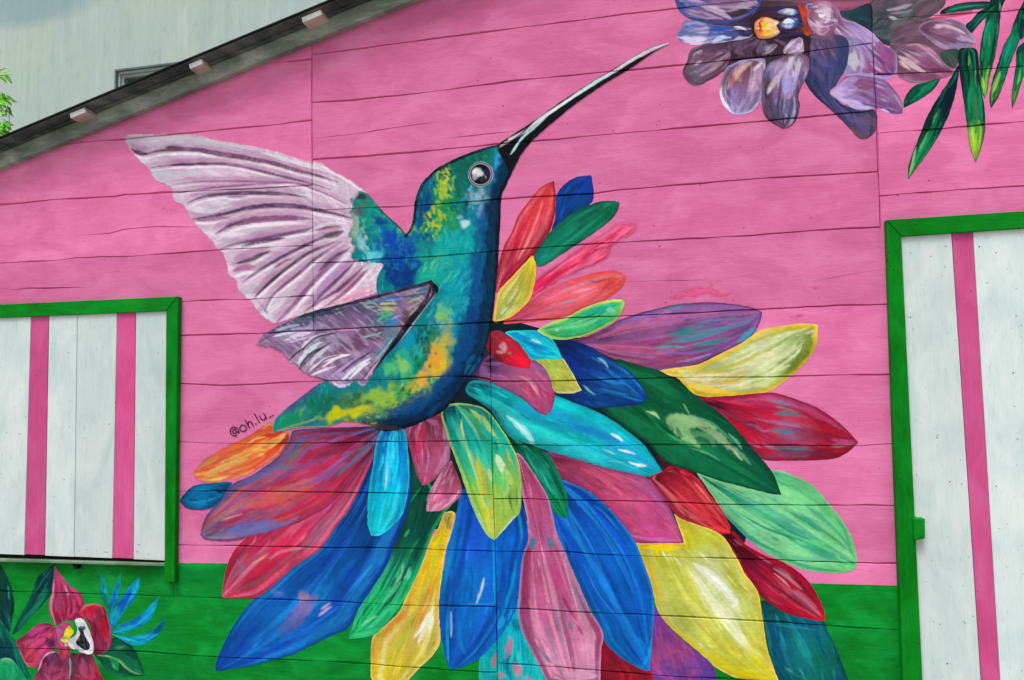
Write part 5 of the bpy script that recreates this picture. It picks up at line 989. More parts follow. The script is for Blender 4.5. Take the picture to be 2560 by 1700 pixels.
    flecks(1108, 430, 26, 22, 12, ['2c98c8', '58b0d4', '1c78a8'], 14, 4, 95); flecks(1085, 480, 20, 30, 12, ['1c9cc4', '2c80c0'], 18, 4, 100); flecks(1028, 425, 14, 34, 20, ['b8d02c', 'c8cc20', '90cc38'], 15, 6, 80); flecks(1010, 500, 20, 34, 18, ['a0c838', '78c048', 'c0b828'], 13, 5, 70)
    flecks(985, 800, 30, 55, 20, ['042c28', '053c34'], 11, 5.5, 110); flecks(1000, 520, 24, 30, 12, ['04302c'], 8, 4, 70); flecks(935, 905, 30, 16, 12, ['083c2c', '0a4c34'], 12, 5, 130); flecks(850, 962, 40, 10, 10, ['243c24'], 10, 4, 150)
    flecks(1030, 400, 26, 16, 10, ['043c34', '06506c'], 16, 5, 150); flecks(1065, 470, 24, 50, 16, ['04443c', '0a5c58'], 14, 4.5, 80)
    # dark belly side
    p.stroke('1085,740 1082,800 1062,852 1020,900 968,935 910,965', 56, '083c74', .88, soft=9, taper=False, rough=.3)
    S = p.stroke
    S('1175,372 1150,450 1130,510 1118,570 1110,640 1106,700 1098,760 1082,815 1056,868 1024,912 975,948 925,970', 54, '073c78', .8, soft=12, taper=False, rough=.3)
    S('1190,345 1166,410 1148,460 1142,510 1138,570 1134,640 1130,700 1122,755 1108,808 1080,860 1048,905 1010,940 955,970 890,988', 42, '021f38', .92, soft=7, taper=False, rough=.3)
    S('1200,345 1172,410 1156,455 1152,510 1149,570 1145,640 1138,710 1130,760 1114,822 1088,868 1054,912 1018,948 955,978 890,994', 12, '02101f', .95, soft=3, taper=False, rough=.2)
    flecks(1108, 660, 12, 90, 18, ['0a5490', '084078'], 34, 6, 97, da=6); flecks(1085, 860, 26, 50, 14, ['0a5a94', '064a88', '0a6a90'], 30, 7, 120, da=10); flecks(1000, 950, 60, 14, 12, ['0a4888', '06386c'], 34, 7, 155, da=10)
    S('1165,333 1128,340 1090,353 1050,370 1015,388 992,405 972,432 962,458 957,490 954,512 945,532 936,545', 8, '061426', .98, taper=False, rough=.2)
    S('936,542 915,517 890,495 868,470', 6, '0a1420', .98, rough=.2)
    S('868,470 848,449 835,443', 4, '4c7068', .9, rough=.2); B(830, 452, 16, 9, 10, '2c2830', .9); B(826, 488, 12, 14, 0, '5a4c58', .8); B(845, 470, 18, 12, 20, '2c7c5c', .8)
    S('632,996 690,986 750,984 805,970', 3.5, 'b0b050', .7, rough=.2); S('640,968 700,912 745,884', 3.5, '4a4468', .8); S('640,992 700,975 740,962', 5, 'a4a870', .5)
    S('820,978 880,985 940,990', 9, '3a2832', .8)
    p.c *= (1+.08*(vn(p.x/3.2, p.y/3.2, 4)-.5))[:, None]
    p.a = np.where(p.x < 830, ss(0, 9, p.d+5*(vn(p.x/7, p.y/7, 3)-.4)), 1) if False else 1-ss(840, 818, p.x)*ss(630, 600, p.y)*(1-ss(0, 16, p.d+14*(vn(p.x/8, p.y/6, 3)-.35)))
paint('body', BIRD, '1165,331* 1130,338 1090,350 1050,366 1008,388 990,404 970,427 959,455 955,477 953,502 947,525 936,539* 915,517 890,495 865,467 848,447 828,441 815,447 806,460 812,478 801,498 811,520 802,545 812,568 806,588 820,603 866,606 884,611 873,632 868,655 870,680 880,800 790,870 742,882 703,909 658,944 636,968 628,998* 690,986 750,984 803,971 862,984 870,992 905,994 942,985 980,970 1025,945 1055,909 1075,877 1095,850 1112,822 1125,784 1134,747 1139,705 1144,655 1149,605 1151,555 1154,505 1156,455 1166,430 1181,397 1205,350* 1190,330', body, 49, g=2.4, label='emerald, lime and navy body and head')

def wing_lo(p):
    p.fill('8a6c94')
    p.blob(690, 740, 110, 18, -14, '46566c', .9); p.blob(840, 712, 90, 16, -12, '2c4a64', .8); p.blob(780, 740, 70, 18, -10, '7c6088', .8); p.blob(860, 770, 60, 26, -25, '6c4468', .95)
    p.blob(800, 800, 70, 22, -25, '6a4a68', .8); p.blob(880, 735, 40, 20, -10, '4c5c78', .8); p.blob(720, 820, 60, 30, -30, 'b0a4c0', .7); p.blob(800, 860, 60, 30, -30, 'a890bc', .8)
    p.blob(640, 780, 60, 16, -10, '8c6890', .8); p.blob(690, 765, 60, 10, -14, 'b8acd4', .6); p.blob(900, 770, 30, 30, -30, '5c7c8c', .7)
    p.blob(962, 700, 26, 30, -30, '7c7478', .85); p.blob(940, 738, 18, 22, 30, '4c3438', .85); p.blob(925, 755, 8, 8, 0, '9c4030', .5)
    n = fbm((p.x*.8+p.y*.6)/30, (p.y*.8-p.x*.6)/5, 3); p.mixin(ss(.58, .7, n)*.4, 'c0b0cc'); p.mixin(ss(.44, .3, n)*.4, '54405c')
    W = [('310,595 420,570 550,545', 5, 'dfe0f0'), ('330,545 430,510 550,488', 7, 'a8b4d8'), ('420,630 520,590 650,560', 10, 'e4d4f2'), ('450,650 560,620 640,600', 7, 'c8b8e0'), ('560,730 620,650 740,590 820,570', 10, 'dcdcf0'),
         ('540,840 620,740 700,680 770,650', 11, 'cfe4ea'), ('700,690 840,620 1000,570', 6, '8c88a4'), ('650,860 700,780 820,690', 10, 'c8ccd8'), ('640,920 700,860 850,790 1020,760', 9, 'ecd8f0'), ('760,880 880,800 1010,765', 6, 'f4eefa'),
         ('650,960 760,910 880,870', 7, 'f0e0f4'), ('850,960 960,880 1100,800', 9, 'b49cd0'), ('940,1000 1050,900 1200,800', 10, 'dfeaf4'), ('1010,990 1100,900 1200,830', 6, 'f0f4fa'), ('1160,990 1220,900 1280,830', 5, 'e0a8cc'),
         ('860,1020 920,1055 1000,1050 1050,1020', 11, 'd8c8ee'), ('1090,1010 1130,1050 1190,1020', 8, 'b8b0cc'), ('900,540 1000,535 1100,535', 5, 'd48ab8')]
    for s, w, c in W: p.stroke(tr(Z3, s), w, c, .9)
    K = [('545,905 600,810 680,740 780,690', 7, '1c2230'), ('540,750 600,690 720,600 900,560', 6.5, '2a2436'), ('450,825 520,750 600,700', 5, '1c1c28'), ('300,575 420,550 700,535 900,545', 3.5, '5c4c74'), ('560,900 640,800 760,700 860,640', 4, '2c2c38'),
         ('680,910 790,810 920,770', 4.5, '3c2c3c'), ('850,930 950,860 1060,780', 3.5, '6c4c70'), ('930,930 1050,840 1210,735', 6, '30203c'), ('610,950 700,975 840,1005', 3.5, '3c2840'), ('1120,1000 1200,900 1260,830', 3.5, '4c3c54'), ('130,680 240,610 330,560', 5, '6c5478'), ('300,620 420,600 520,640', 4, '8c7ca0'), ('850,1030 900,1075 1010,1080 1070,1030', 4, '342c4c')]
    for s, w, c in K: p.stroke(tr(Z3, s), w, c, .92)
    F_ = [('1150,300 1190,285 1250,290', 6, '5cb894'), ('1160,330 1200,320 1250,325', 4, '90c8a0'), ('1290,300 1350,290 1440,295', 6, 'b0cc68'), ('1295,325 1360,335 1450,330', 5, 'a8b858'), ('1270,350 1330,350 1440,350', 4, 'c4c490'),
          ('1265,400 1330,370 1420,380', 6, '50b48c'), ('1270,460 1310,420 1400,390', 7, '2cc07c'), ('1300,470 1360,440 1430,410', 6, '0a9c9c'), ('1340,510 1400,470 1480,440', 9, '0a84cc'), ('1400,440 1450,410 1490,410', 6, '8494d8'), ('1150,400 1200,440 1240,500', 5, '7c8ca0'),
          ('1540,290 1600,260 1690,230', 5, '94a890'), ('1540,350 1590,320 1660,280', 4, 'b49ca4'), ('1560,400 1600,370 1650,310', 5, 'a898a0'), ('1130,600 1200,590 1300,560', 5, '7cb0b4'), ('1250,570 1290,535 1330,545', 5, '5c3848'), ('1440,560 1360,680 1240,780', 9, '2c8494'), ('1420,600 1300,760 1230,840', 5, '8cb4c4'),
          ('1260,275 1400,240 1500,225', 7, '0a5cac'), ('1300,265 1400,255 1500,250', 3.5, '40a0e0'), ('1500,230 1640,215 1720,190', 7, '0a5078'), ('1540,160 1650,140 1720,120', 6, '4c5c98'), ('1620,185 1700,160 1740,150', 7, '0a6c8c')]
    for s, w, c in F_: p.stroke(tr(Z3, s), w, c, .9)
    p.stroke(tr(Z3, '560,400 700,360 900,310 1200,232 1500,155 1740,95'), 13, '0e1c30', .95, taper=False, rough=.25)
    p.stroke(tr(Z3, '560,415 700,395 850,370 1000,330'), 9, '24384c', .8)
    p.stroke(tr(Z3, '1760,110 1720,250 1560,470 1400,690 1290,850'), 13, '08121e', .96, rough=.2)
    p.stroke('997,650 1010,668 988,703 955,748 925,784 892,822 868,858', 15, '08121e', .96, taper=False, rough=.2)
    p.blob(1008, 664, 17, 15, 0, '08121e', .97, .2); p.stroke(tr(Z3, '1810,200 1600,480 1450,680 1350,800'), 3, 'a8c8d4', .8)
    p.c *= (1+.10*(vn(p.x/3, p.y/3, 4)-.5))[:, None]
    p.a = 1-ss(900, 860, p.x)*ss(-.2, 1, (p.y-(p.x-600)*-.25-765)/30)*(1-ss(0, 7, p.d+6*(vn(p.x/5, p.y/7, 6)-.3)))
paint('wing', BIRD, '995,646* 940,661 865,681 790,701 725,717 685,731 640,753 606,773 588,797* 628,805 653,818 668,838* 680,842 690,855* 712,868 750,879 768,892 790,897 806,890 820,880 828,888 842,890 856,872 866,856 890,822 925,784 953,752 990,701 1012,668', wing_lo, 51, g=1.2, label='lowered wing in mauve, white and dark blue')

def beak(p):
    p.fill('0a0c14')
    p.stroke('1541,103 1505,113 1455,140 1418,164 1355,201 1293,243 1245,275 1215,300 1175,322', 7, 'd0d8e2', .95, taper=False, rough=.15)
    p.stroke('1520,110 1455,141 1400,172', 4.5, 'f0c0dc', .6); p.stroke('1400,176 1340,213 1290,247', 5, 'a8dce0', .8); p.stroke('1370,193 1290,246 1240,282', 3.5, 'eef4f8', .9)
    p.stroke('1262,268 1230,296 1205,318 1180,350', 5, 'c8e4f0', .9); p.stroke('1228,284 1205,306 1175,330', 4.5, '04080e', .95)
    p.stroke('1196,330 1186,345 1177,357', 4.5, 'c4ecfa', .9); p.stroke('1175,325 1160,333 1152,340', 5, 'c8c4d0', .8)
    p.stroke('1541,102 1520,112 1480,137', 2.5, '3a1028', .9)
paint('beak', BIRD, '1545,99* 1505,108 1455,135 1418,158 1355,195 1293,235 1230,280 1195,303 1165,322 1148,334* 1150,350 1163,372 1175,400* 1186,378 1205,352 1224,328 1246,307 1282,276 1332,236 1395,193 1445,163 1507,121', beak, 53, g=1.2, label='long thin black beak with a pale highlight')

def eye(p):
    r = np.hypot(p.x-1108, p.y-402)
    p.fill('0b1622'); p.mixin(ss(2.2, .6, np.abs(r-29))*.9, '9cb0bc'); p.mixin(ss(1.8, .4, np.abs(r-24.5))*.8, 'b8a8c0')
paint('eye', BIRD, '1079,402 1083,418 1094,428 1108,432 1123,427 1134,416 1138,402 1134,387 1123,377 1108,373 1094,377 1083,387', eye, 55, g=1.2, label='round dark eye with grey ring')
EYE = [o for o in BIRD.children if o.name.startswith('eye')][0]
def pupil(p):
    p.fill('05070f'); p.blob(1122, 402, 10, 18, 0, '2c1c48', .8); p.blob(1098, 398, 9, 11, 20, 'e8eef2', .98, .3); p.blob(1106, 396, 10, 9, 0, 'c4dcdc', .9); p.blob(1094, 408, 6, 9, 20, 'a89cb0', .8); p.blob(1110, 412, 9, 7, 0, '1a3a30', .8); p.stroke('1117,404 1122,412', 2.5, '8c98b0', .8)
paint('pupil', EYE, '1087,403 1090,416 1100,424 1110,425 1121,421 1129,411 1130,400 1126,388 1117,381 1105,380 1094,385 1089,394', pupil, 57, g=1.2)

# ------------------------------------------------ purple flowers, top right
def orchid(loc, label): return root('flower_mural', loc, label, 'mural', 'purple flowers painted near the door')
OR1 = orchid((1.0, 0, 2.6), 'painted purple flower with orange and yellow centre near the beak tip')
OR2 = orchid((1.6, 0, 2.6), 'painted dusky grey-purple flower between the orange-centred one and the palm leaves')
def fl(par, layer, outline, ax, cols, label=None, streaks=(), edges=(), strokes=(), blobs=(), hair=.14, org=None, name='petal', jit=.25, g=2.4):
    if org is not None: outline = ' '.join('%.1f,%.1f%s' % (org[0]+float(w.rstrip('*').split(',')[0])/4, org[1]+float(w.rstrip('*').split(',')[1])/4, '*' if w.endswith('*') else '') for w in outline.split())
    def cv(s): return s if org is None else ' '.join('%.1f,%.1f' % q for q in tr(org, s))
    st = [(cv(s[0]),)+tuple(s[1:]) for s in strokes]
    bl = [((org[0]+b[0]/4, org[1]+b[1]/4) if org else b[:2])+tuple(b[2:]) for b in blobs]
    return petal(layer, outline, cv(ax), cols, label, streaks, edges, st, bl, hair, jit, g, par, name)
S_ = [('c8a8cc', .6, 5, 2, .56), ('4a3858', .6, 6, 2, .56)]
# Z5 units (detail view over the flower)
fl(OR2, 1, '2160,440 2200,260 2480,170 2700,220 2860,330 2800,520 2640,620 2380,520 2230,560', '2200,400 2800,400', ['5c4c58', '64485c', '6c4c64', '5c4c60'], None, [('7c6478', .6, 5, 2, .56), ('3c3c48', .6, 6, 2, .56)], [], org=Z5, name='petal_shadow')  # mauve-grey filler paint between the dusky flower's petals
fl(OR1, 2, '470,200 900,60 1400,200 1440,700 1300,720 1010,760 980,700 620,660 580,480 470,420', '600,300 1400,500', ['3c3050', '2c2434', '382c44', '3c2c40'], None, [('5c4c78', .6, 5, 2, .56)], [], org=Z5, name='petal_shadow')  # dark violet filler paint under the purple flower's petals
fl(OR2, 1, '1990,-60 2180,-300 2520,-290 2660,-80 2650,60 2480,190 2330,300 2240,420 2080,400 1980,290 1900,240 1700,150 1660,60 1720,-60', '2300,0 2000,260', ['5c4c58', '4c4c54', '46484e', '2e4448', '2a3c44'], 'dark grey upper petal', S_[:1]*0+[('6c7074', .6, 5, 2, .56), ('30424a', .6, 6, 2, .55), ('7a5068', .5, 7, 2, .6)], [],
   [('2130,95 2240,75 2361,40', 9, 'a8a8b0', .8), ('2170,125 2260,118 2361,95', 7, '8c8c98', .7), ('2150,160 2190,168 2220,172', 6, 'c8ccd4', .8), ('2200,330 2300,240 2480,180', 12, '6c4c5c', .6), ('1980,240 2080,260 2160,270', 14, '2a4850', .6), ('2600,20 2500,90 2400,160', 12, '7a5468', .6)], org=Z5)
fl(OR2, 2, '2520,190 2740,180 2860,240 2930,330 2960,400* 2900,430 2820,460 2640,450 2480,330 2420,260', '2480,260 2950,400', ['5c3c54', '7c5470', '8a6484', '8c7098', '9c84ac'], None, S_, [('a88cac', 4, .6)],
   [('2580,230 2680,240 2770,270 2850,310', 10, 'd8b8cc', .85), ('2560,250 2640,252', 6, 'e4ccd8', .7), ('2640,330 2720,340 2800,330', 14, '7a4c68', .7), ('2640,420 2760,425 2900,410', 10, '8c80b0', .7), ('2860,250 2920,340 2950,395', 5, 'b894b0', .8), ('2620,300 2720,300', 6, '9c7890', .6)], org=Z5)
fl(OR2, 3, '2220,450 2390,400 2540,450 2660,580 2740,640 2760,665* 2700,705 2540,745 2390,768 2290,740 2220,680', '2260,470 2720,690', ['6c4c60', '8a5c78', '8c5478', '8c4c70', 'a0607c'], None, S_, [('a8788c', 4, .5)],
   [('2240,520 2330,580 2420,640 2480,665', 13, 'd4b8c0', .85), ('2240,560 2340,640', 6, 'e8d4d4', .7), ('2300,430 2400,410 2500,470 2640,600', 5, 'c89cb0', .8), ('2380,450 2480,520 2600,620', 14, '80507c', .7), ('2230,600 2330,680 2460,700', 12, '7a3458', .6), ('2500,640 2620,650 2730,660', 8, '5c2840', .8), ('2450,740 2560,735 2680,700', 6, '903c64', .7)], org=Z5)
fl(OR2, 4, '2640,470 2780,455 2790,560 2750,630 2680,600 2620,520', '2640,480 2750,620', ['344c44', '2c4a40', '2c4038', '5c3c44'], None, [('4c5c58', .5, 5, 2, .56)], org=Z5, g=1.2, name='flower_centre')
# flower one
fl(OR1, 3, '1380,60 1500,40 1660,60 1720,170 1820,200 1980,290 2110,420 2210,480 2225,640 2190,700 2100,740 1990,730 1750,700 1700,560 1640,400 1500,330', '1600,200 2150,700', ['6c4664', '7c5678', '9480b4', 'a890c8', '9c7cb0', '8a4c88', '8c4c8c'], 'large lilac petal', S_, [('b8a4d8', 4, .6)],
   [('1780,380 1780,500 1800,620', 34, '8f84a8', .7), ('1830,480 1820,560 1830,640', 26, 'c8c8d0', .75), ('1880,470 1900,560 1890,660', 10, 'b8b0d0', .7), ('1740,240 1860,300 1990,340', 10, 'a898d4', .7), ('2020,440 2120,450 2170,560', 36, '8a4080', .7), ('2060,480 2140,560 2120,640', 24, '9c4c8c', .6), ('1760,700 1900,690 2100,715 2180,705', 10, 'b8a0d8', .8), ('1760,340 1860,380 1960,410', 14, '8474b8', .6), ('1990,400 2000,520 2010,660', 4, '5c3c7c', .7)], org=Z5)
fl(OR1, 4, '1400,640 1390,420 1440,320 1560,300 1740,340 1780,420 1760,600 1700,720 1640,840 1700,950 1860,1010 2020,1020 2032,1180 1990,1250 1930,1285 1860,1270 1780,1180 1640,1040 1460,880 1370,740', '1500,320 1500,700 1930,1270', ['6c4c68', '4c4470', '3c4474', '3a406c', '3c3c60', '5c4868', '6a4c68'], 'navy and plum drooping petal', [('5c508c', .7, 5, 1.6, .55), ('24345c', .7, 6, 2, .55)], [],
   [('1640,340 1720,380 1740,520 1700,680', 26, '2c3a68', .8), ('1430,480 1520,560 1600,620', 14, '5c5490', .6), ('1400,600 1500,680 1560,760', 14, '584c88', .6), ('1380,740 1470,880 1640,1030', 8, '28284c', .8), ('1800,1180 1880,1240 1960,1230', 16, '6c4c60', .6), ('1880,1060 1960,1100 2010,1160', 18, '70546c', .6), ('1440,340 1560,330 1640,350', 14, '7c5470', .7), ('1520,1000 1640,1060 1740,1160', 6, '3c3450', .7), ('1400,400 1420,520', 14, '7c5c80', .6)], org=Z5)
fl(OR1, 5, '1600,860 1680,780 1760,705 1900,700 2090,735 2190,820 2270,950 2270,1050* 2150,1045 2030,1002 1890,1025 1740,960', '1650,840 2260,1040', ['b8a0d8', '9c80b8', '8a609c', '84508c', '7a5494', '84588c'], 'curved lilac lower petal', S_, [('8a5c98', 4, .5)],
   [('1640,870 1740,930 1880,985 2010,1000', 13, 'c4b4ec', .9), ('1650,840 1760,900 1900,960', 6, 'd0c4f0', .7), ('1840,780 1940,770 2020,800', 30, '7c4060', .75), ('1900,800 1960,790', 16, '984868', .6), ('1780,730 1940,720 2080,750 2180,850', 8, '8c6ca8', .7), ('2040,1005 2100,1025 2150,1040', 8, 'd8c0ec', .9), ('2060,820 2160,900 2230,1010', 20, '805488', .6), ('1720,900 1860,900 2000,930', 14, '8464ac', .6)], org=Z5)
fl(OR1, 5, '180,-50 330,-200 720,-260 990,-90 960,40 860,140 700,205 480,222 350,190 240,130 195,60', '850,60 190,20', ['2c2434', '3c2c40', '6c4468', '7c6090', '5860a0', '34488c'], 'dark plum petal with blue edge', S_, [('3c4c94', 9, .8)],
   [('420,60 540,100 690,170', 13, 'c0a8cc', .85), ('480,60 560,80 640,110', 6, 'dccce0', .7), ('420,110 520,150 620,180', 6, 'a898c4', .7), ('300,160 420,190 560,210', 8, '1c4468', .8), ('440,0 620,20 800,10', 18, '64406c', .7), ('200,10 230,90 310,150', 8, '3450a0', .8), ('260,0 300,60', 10, '7484cc', .6), ('730,80 800,70 880,78', 6, 'a4b8b8', .7)], org=Z5)
fl(OR1, 6, '190,320 230,270 260,200 350,190 480,220 640,240 860,250 900,300 860,350 700,380 560,400 440,415 300,412 210,362', '860,290 195,330', ['2c2848', '4c4c8c', '3454a0', '8c84bc', '8c90cc', '6c84c4'], 'pale blue-lilac side petal', [('c8c8e4', .7, 6, 2, .55), ('4c5890', .6, 6, 2, .57)], [],
   [('230,345 320,365 460,360', 13, 'dcd4f0', .9), ('250,380 340,395 440,395', 8, 'ecc8e4', .8), ('210,325 300,300 480,270', 6, '5c6480', .8), ('300,290 400,270 500,262', 5, 'b8a8d4', .7), ('490,330 510,290 600,265 700,262', 14, '2c4ca0', .8), ('520,392 580,355 690,345', 9, 'ccd8f0', .9), ('600,400 660,385', 8, 'b8b8d8', .8), ('720,245 780,255 830,275', 6, 'e8e4f0', .9), ('260,230 340,215 460,225', 8, '9c9cdc', .7), ('700,390 760,350 830,345', 5, 'c4c8e4', .8), ('705,440 760,405 830,400', 6, 'c8d4ec', .8)], org=Z5)
fl(OR1, 5, '660,380 860,330 1400,330 1420,460 1400,700 1300,720 1000,640 740,600 620,560', '1000,340 1000,700', ['2a2030', '3c2838', '4c3044', '443044'], 'dark heart of the purple flower', [('7c5c80', .6, 6, 2, .58), ('241a28', .6, 6, 2, .55)], [], org=Z5, name='flower_centre')
fl(OR1, 7, '290,560 310,470 390,420 500,400 640,430 690,500 650,620 580,690 480,745 380,793 310,775 250,690 250,640', '680,480 270,730', ['3c2c38', '5c3c4c', '6c4860', '645868', '5c4858'], 'round dusky plum petal', S_, [('6c3858', 5, .6)],
   [('500,640 560,600 620,570', 9, '9c8088', .8), ('400,480 460,500 540,500', 8, '84585c', .7), ('360,650 420,640 480,650', 14, '6c6484', .6), ('310,600 350,540 430,490', 8, '8a5c78', .6), ('330,770 420,770 560,700', 6, '2c2030', .8), ('280,680 330,740', 12, '5c3c5c', .6)], org=Z5)
fl(OR1, 8, '640,640 700,590 820,550 980,540 1010,600 990,760 960,930 870,1035 720,1056 640,1000 590,900 590,780', '850,560 740,1050', ['6c4858', '7c5060', '84586c', '80608c', '8474a8', '9c94cc'], 'purple petal with white rim', S_, [('a8a4dc', 5, .8)],
   [('600,800 600,900 650,980 715,1050', 8, 'e8e0f8', .95), ('715,1052 800,1052 880,1020 945,940', 5, 'c0c4ec', .9), ('740,740 760,680 820,610 880,575', 11, 'dca898', .85), ('712,760 730,700', 7, 'e08c68', .8), ('900,650 950,600 980,570', 8, 'e4d4e8', .85), ('870,840 885,760 900,700', 7, 'b8a0cc', .7), ('680,790 700,720 680,680', 14, '8c4c44', .6), ('760,900 850,880 920,860', 16, '7c6890', .5), ('640,780 640,860 680,930', 5, 'a890b8', .7)], org=Z5)
fl(OR1, 9, '980,700 1040,590 1140,540 1260,500 1400,520 1400,680 1340,800 1310,900 1325,960 1310,1060 1270,1140 1190,1188 1120,1165 1010,1080 975,950', '1280,520 1180,1185', ['7c5c78', 'a890b8', '8c7cb4', '80648c', '60507c', '4c4868', '6c3c58'], 'long drooping plum petal', [('c4b4dc', .7, 6, 2, .56), ('3c3048', .7, 6, 2, .56)], [('5c3c58', 4, .6)],
   [('1030,860 1070,780 1130,700 1160,650', 13, 'c8b4c0', .9), ('1040,850 1060,800', 6, 'e8dcd8', .8), ('1220,640 1240,570 1270,530', 15, 'ccc8d4', .85), ('1290,660 1310,600 1320,550', 14, 'c0b8cc', .8), ('1270,660 1270,600', 5, '4c4060', .8), ('1190,860 1210,780 1230,710', 24, 'a49cdc', .85), ('1260,840 1290,760 1300,700', 12, 'a090cc', .7), ('1120,1000 1140,860 1150,740', 5, '3c3444', .7), ('1210,920 1230,980 1230,1080', 24, '4c4c74', .8), ('1000,900 1020,1000 1060,1080', 18, '6c4c6c', .6), ('1140,1100 1200,1090 1290,1080', 6, '2c3c5c', .7), ('1100,960 1110,900', 4, '9c8cac', .7)], org=Z5)
fl(OR1, 10, '1170,480 1200,420 1270,360 1345,350 1360,420 1350,490 1200,500', '1320,370 1190,490', ['8c6c94', 'a088ac', '9c84a4', '7c5c7c'], None, [('d8cce0', .7, 5, 2, .54)], [], [('1180,470 1230,420 1290,370', 5, 'dcd0e4', .9), ('1300,440 1320,400', 6, 'b8b0cc', .7)], org=Z5, g=1.2)
fl(OR1, 10, '960,480 1000,430 1080,405 1120,420 1060,480 1000,500', '1110,410 970,490', ['5c4c60', '84748c', '4c4054'], None, [('a8a0b4', .6, 5, 2, .56)], [], [('1010,470 1060,430', 5, 'b0a8b8', .8)], org=Z5, g=1.2)
fl(OR1, 11, '880,260 870,180 930,110 1040,70 1180,55 1330,70 1430,200 1440,310 1300,330 1080,365 950,370 900,330', '900,250 1430,250', ['2c1c24', '3c2434', '3a2a4c', '3c2c54', '5c3048'], None, [('1c1420', .6, 5, 2, .55)], [], org=Z5, name='flower_centre', g=1.2)
fl(OR1, 12, '905,250 920,200 980,160 1060,170 1150,215 1120,260 1140,300 1060,350 960,355 915,310', '915,270 1140,270', ['c86048', 'dc7030', 'e4c040', 'ecc47c', 'ecd8b4'], 'orange and yellow flower heart', [('f0d8a8', .6, 5, 3, .56)], [('d06050', 4, .6)], [('950,205 965,250 960,290', 8, 'c81c18', .9), ('970,220 1000,225 1010,260', 9, 'd8d010', .9), ('985,280 1020,290 1060,285', 9, 'f0b418', .9), ('990,180 1040,190 1080,200', 7, 'f4c494', .9), ('1090,210 1120,220 1145,215', 4, 'f4f0e4', .9), ('940,310 990,340', 6, 'e08c60', .8)], org=Z5, g=1.2, name='flower_centre')
fl(OR1, 12, '1110,235 1170,190 1240,160 1300,165 1320,215 1280,255 1200,270 1140,265', '1120,240 1310,200', ['2c1c44', '4c4c7c', 'b4c0e0', '3c5c9c', '1c4c84'], None, [], [], [('1180,210 1230,190 1270,200', 11, 'e8ecfa', .95), ('1200,225 1240,222', 5, '5c7cc4', .8), ('1120,240 1160,265 1230,262', 6, '4c2048', .8), ('1290,170 1315,190 1300,220', 5, '1c5c9c', .9)], org=Z5, g=1.2, name='flower_centre')
fl(OR1, 12, '1110,110 1180,85 1250,80 1300,100 1310,130 1250,145 1170,140', '1110,120 1300,110', ['4c3868', '8c90b4', 'b8c4dc', '34508c'], None, [], [], [('1180,115 1230,100 1270,105', 7, 'd0d8e8', .9), ('1100,125 1180,140 1260,145', 5, '3c1c40', .8)], org=Z5, g=1.2, name='flower_centre')
fl(OR1, 12, '1310,40 1370,60 1400,120 1390,170 1430,240 1440,310* 1390,330 1350,290 1300,300 1290,280 1360,240 1340,160', '1340,50 1410,320', ['b4381c', 'c84424', 'b83c30', '6c3430', 'c0482c'], None, [('8c3038', .5, 5, 3, .57)], [], [('1290,290 1340,280 1370,300', 7, '3c3420', .8)], org=Z5, g=1.2, name='flower_centre')
fl(OR1, 13, '1400,200 1400,110 1450,30 1560,10 1660,60 1680,160 1660,260 1580,330 1530,335 1450,290', '1420,150 1660,200', ['84506c', '9c7090', 'ac88a4', '8c6084', '74486c'], 'rounded pale mauve lip', [('d8c0d8', .6, 5, 2, .56)], [('a87098', 5, .7)],
   [('1480,110 1560,110 1590,170 1560,210', 11, 'd4c8dc', .85), ('1500,130 1530,150 1560,130', 8, 'f0ecf4', .9), ('1480,200 1500,240 1540,250', 10, 'd4bcd4', .8), ('1450,60 1540,40 1620,90', 5, 'c898b8', .7), ('1460,280 1530,320 1600,270', 5, 'c8a0c0', .7)], org=Z5, g=1.2)
fl(OR1, 2, '1000,-60 1250,-300 1750,-310 1990,-60 1985,40 1960,60 1800,100 1690,110 1500,60 1200,60 950,90 900,60', '1000,0 1990,0', ['3c2c38', '4c3848', '6c4860', '8c4c6c', '984c70', '7c3c5c'], None, [('5c4458', .6, 5, 2, .56), ('b06888', .4, 6, 2, .6)], [], [('1700,40 1800,50 1900,30', 10, 'a05878', .7)], org=Z5)
fl(OR1, 2, '1680,110 1800,90 1980,40 1990,290 1900,240 1760,170', '1700,120 1980,200', ['3c3c48', '1c3c44', '1a3440', '24303c'], None, [('14484c', .6, 5, 2, .55)], [], org=Z5)

# ------------------------------------------------ palm leaves, top right corner
PALM = root('palm_leaf_mural', (2.0, 0, 2.5), 'painted dark green palm leaves hanging in the top right corner', 'mural')
def leafp(layer, outline, ax, cols, strokes=(), streaks=None, edges=(('062a2a', 3, .6),), label=None, g=1.2, par=None, name='leaf'):
    return petal(layer, outline, ax, cols, label, streaks if streaks is not None else [('0a8a5c', .6, 4, 1.6, .56), ('04262a', .6, 5, 2, .55)], edges, strokes, (), .14, .12, g, par or PALM, name)
leafp(1, '2171,24 2196,12 2233,5 2283,4 2300,16* 2262,20 2208,28 2166,33*', '2290,10 2166,33', ['042428', '0a4a44', '0a5c4c', '062c30'], [('2270,12 2230,15 2185,24', 3.5, '3c9c80', .7)])
leafp(2, '2288,-20* 2330,-20* 2312,12 2306,40 2303,75 2296,120 2288,155 2281,180 2276,212 2270,228* 2262,205 2258,150 2261,100 2271,55 2275,30', '2300,-10 2275,100 2268,228', ['04242a', '05342e', '0a7450', '087048', '0a6c40', '6cb43c', '88c850'],
      [('2282,45 2272,75 2268,110', 6, '0aa078', .8), ('2265,110 2264,140', 6, '0a9054', .7), ('2265,178 2268,200 2268,215', 7, 'a4d850', .8), ('2297,60 2290,110 2280,160', 6, '04202a', .8)])
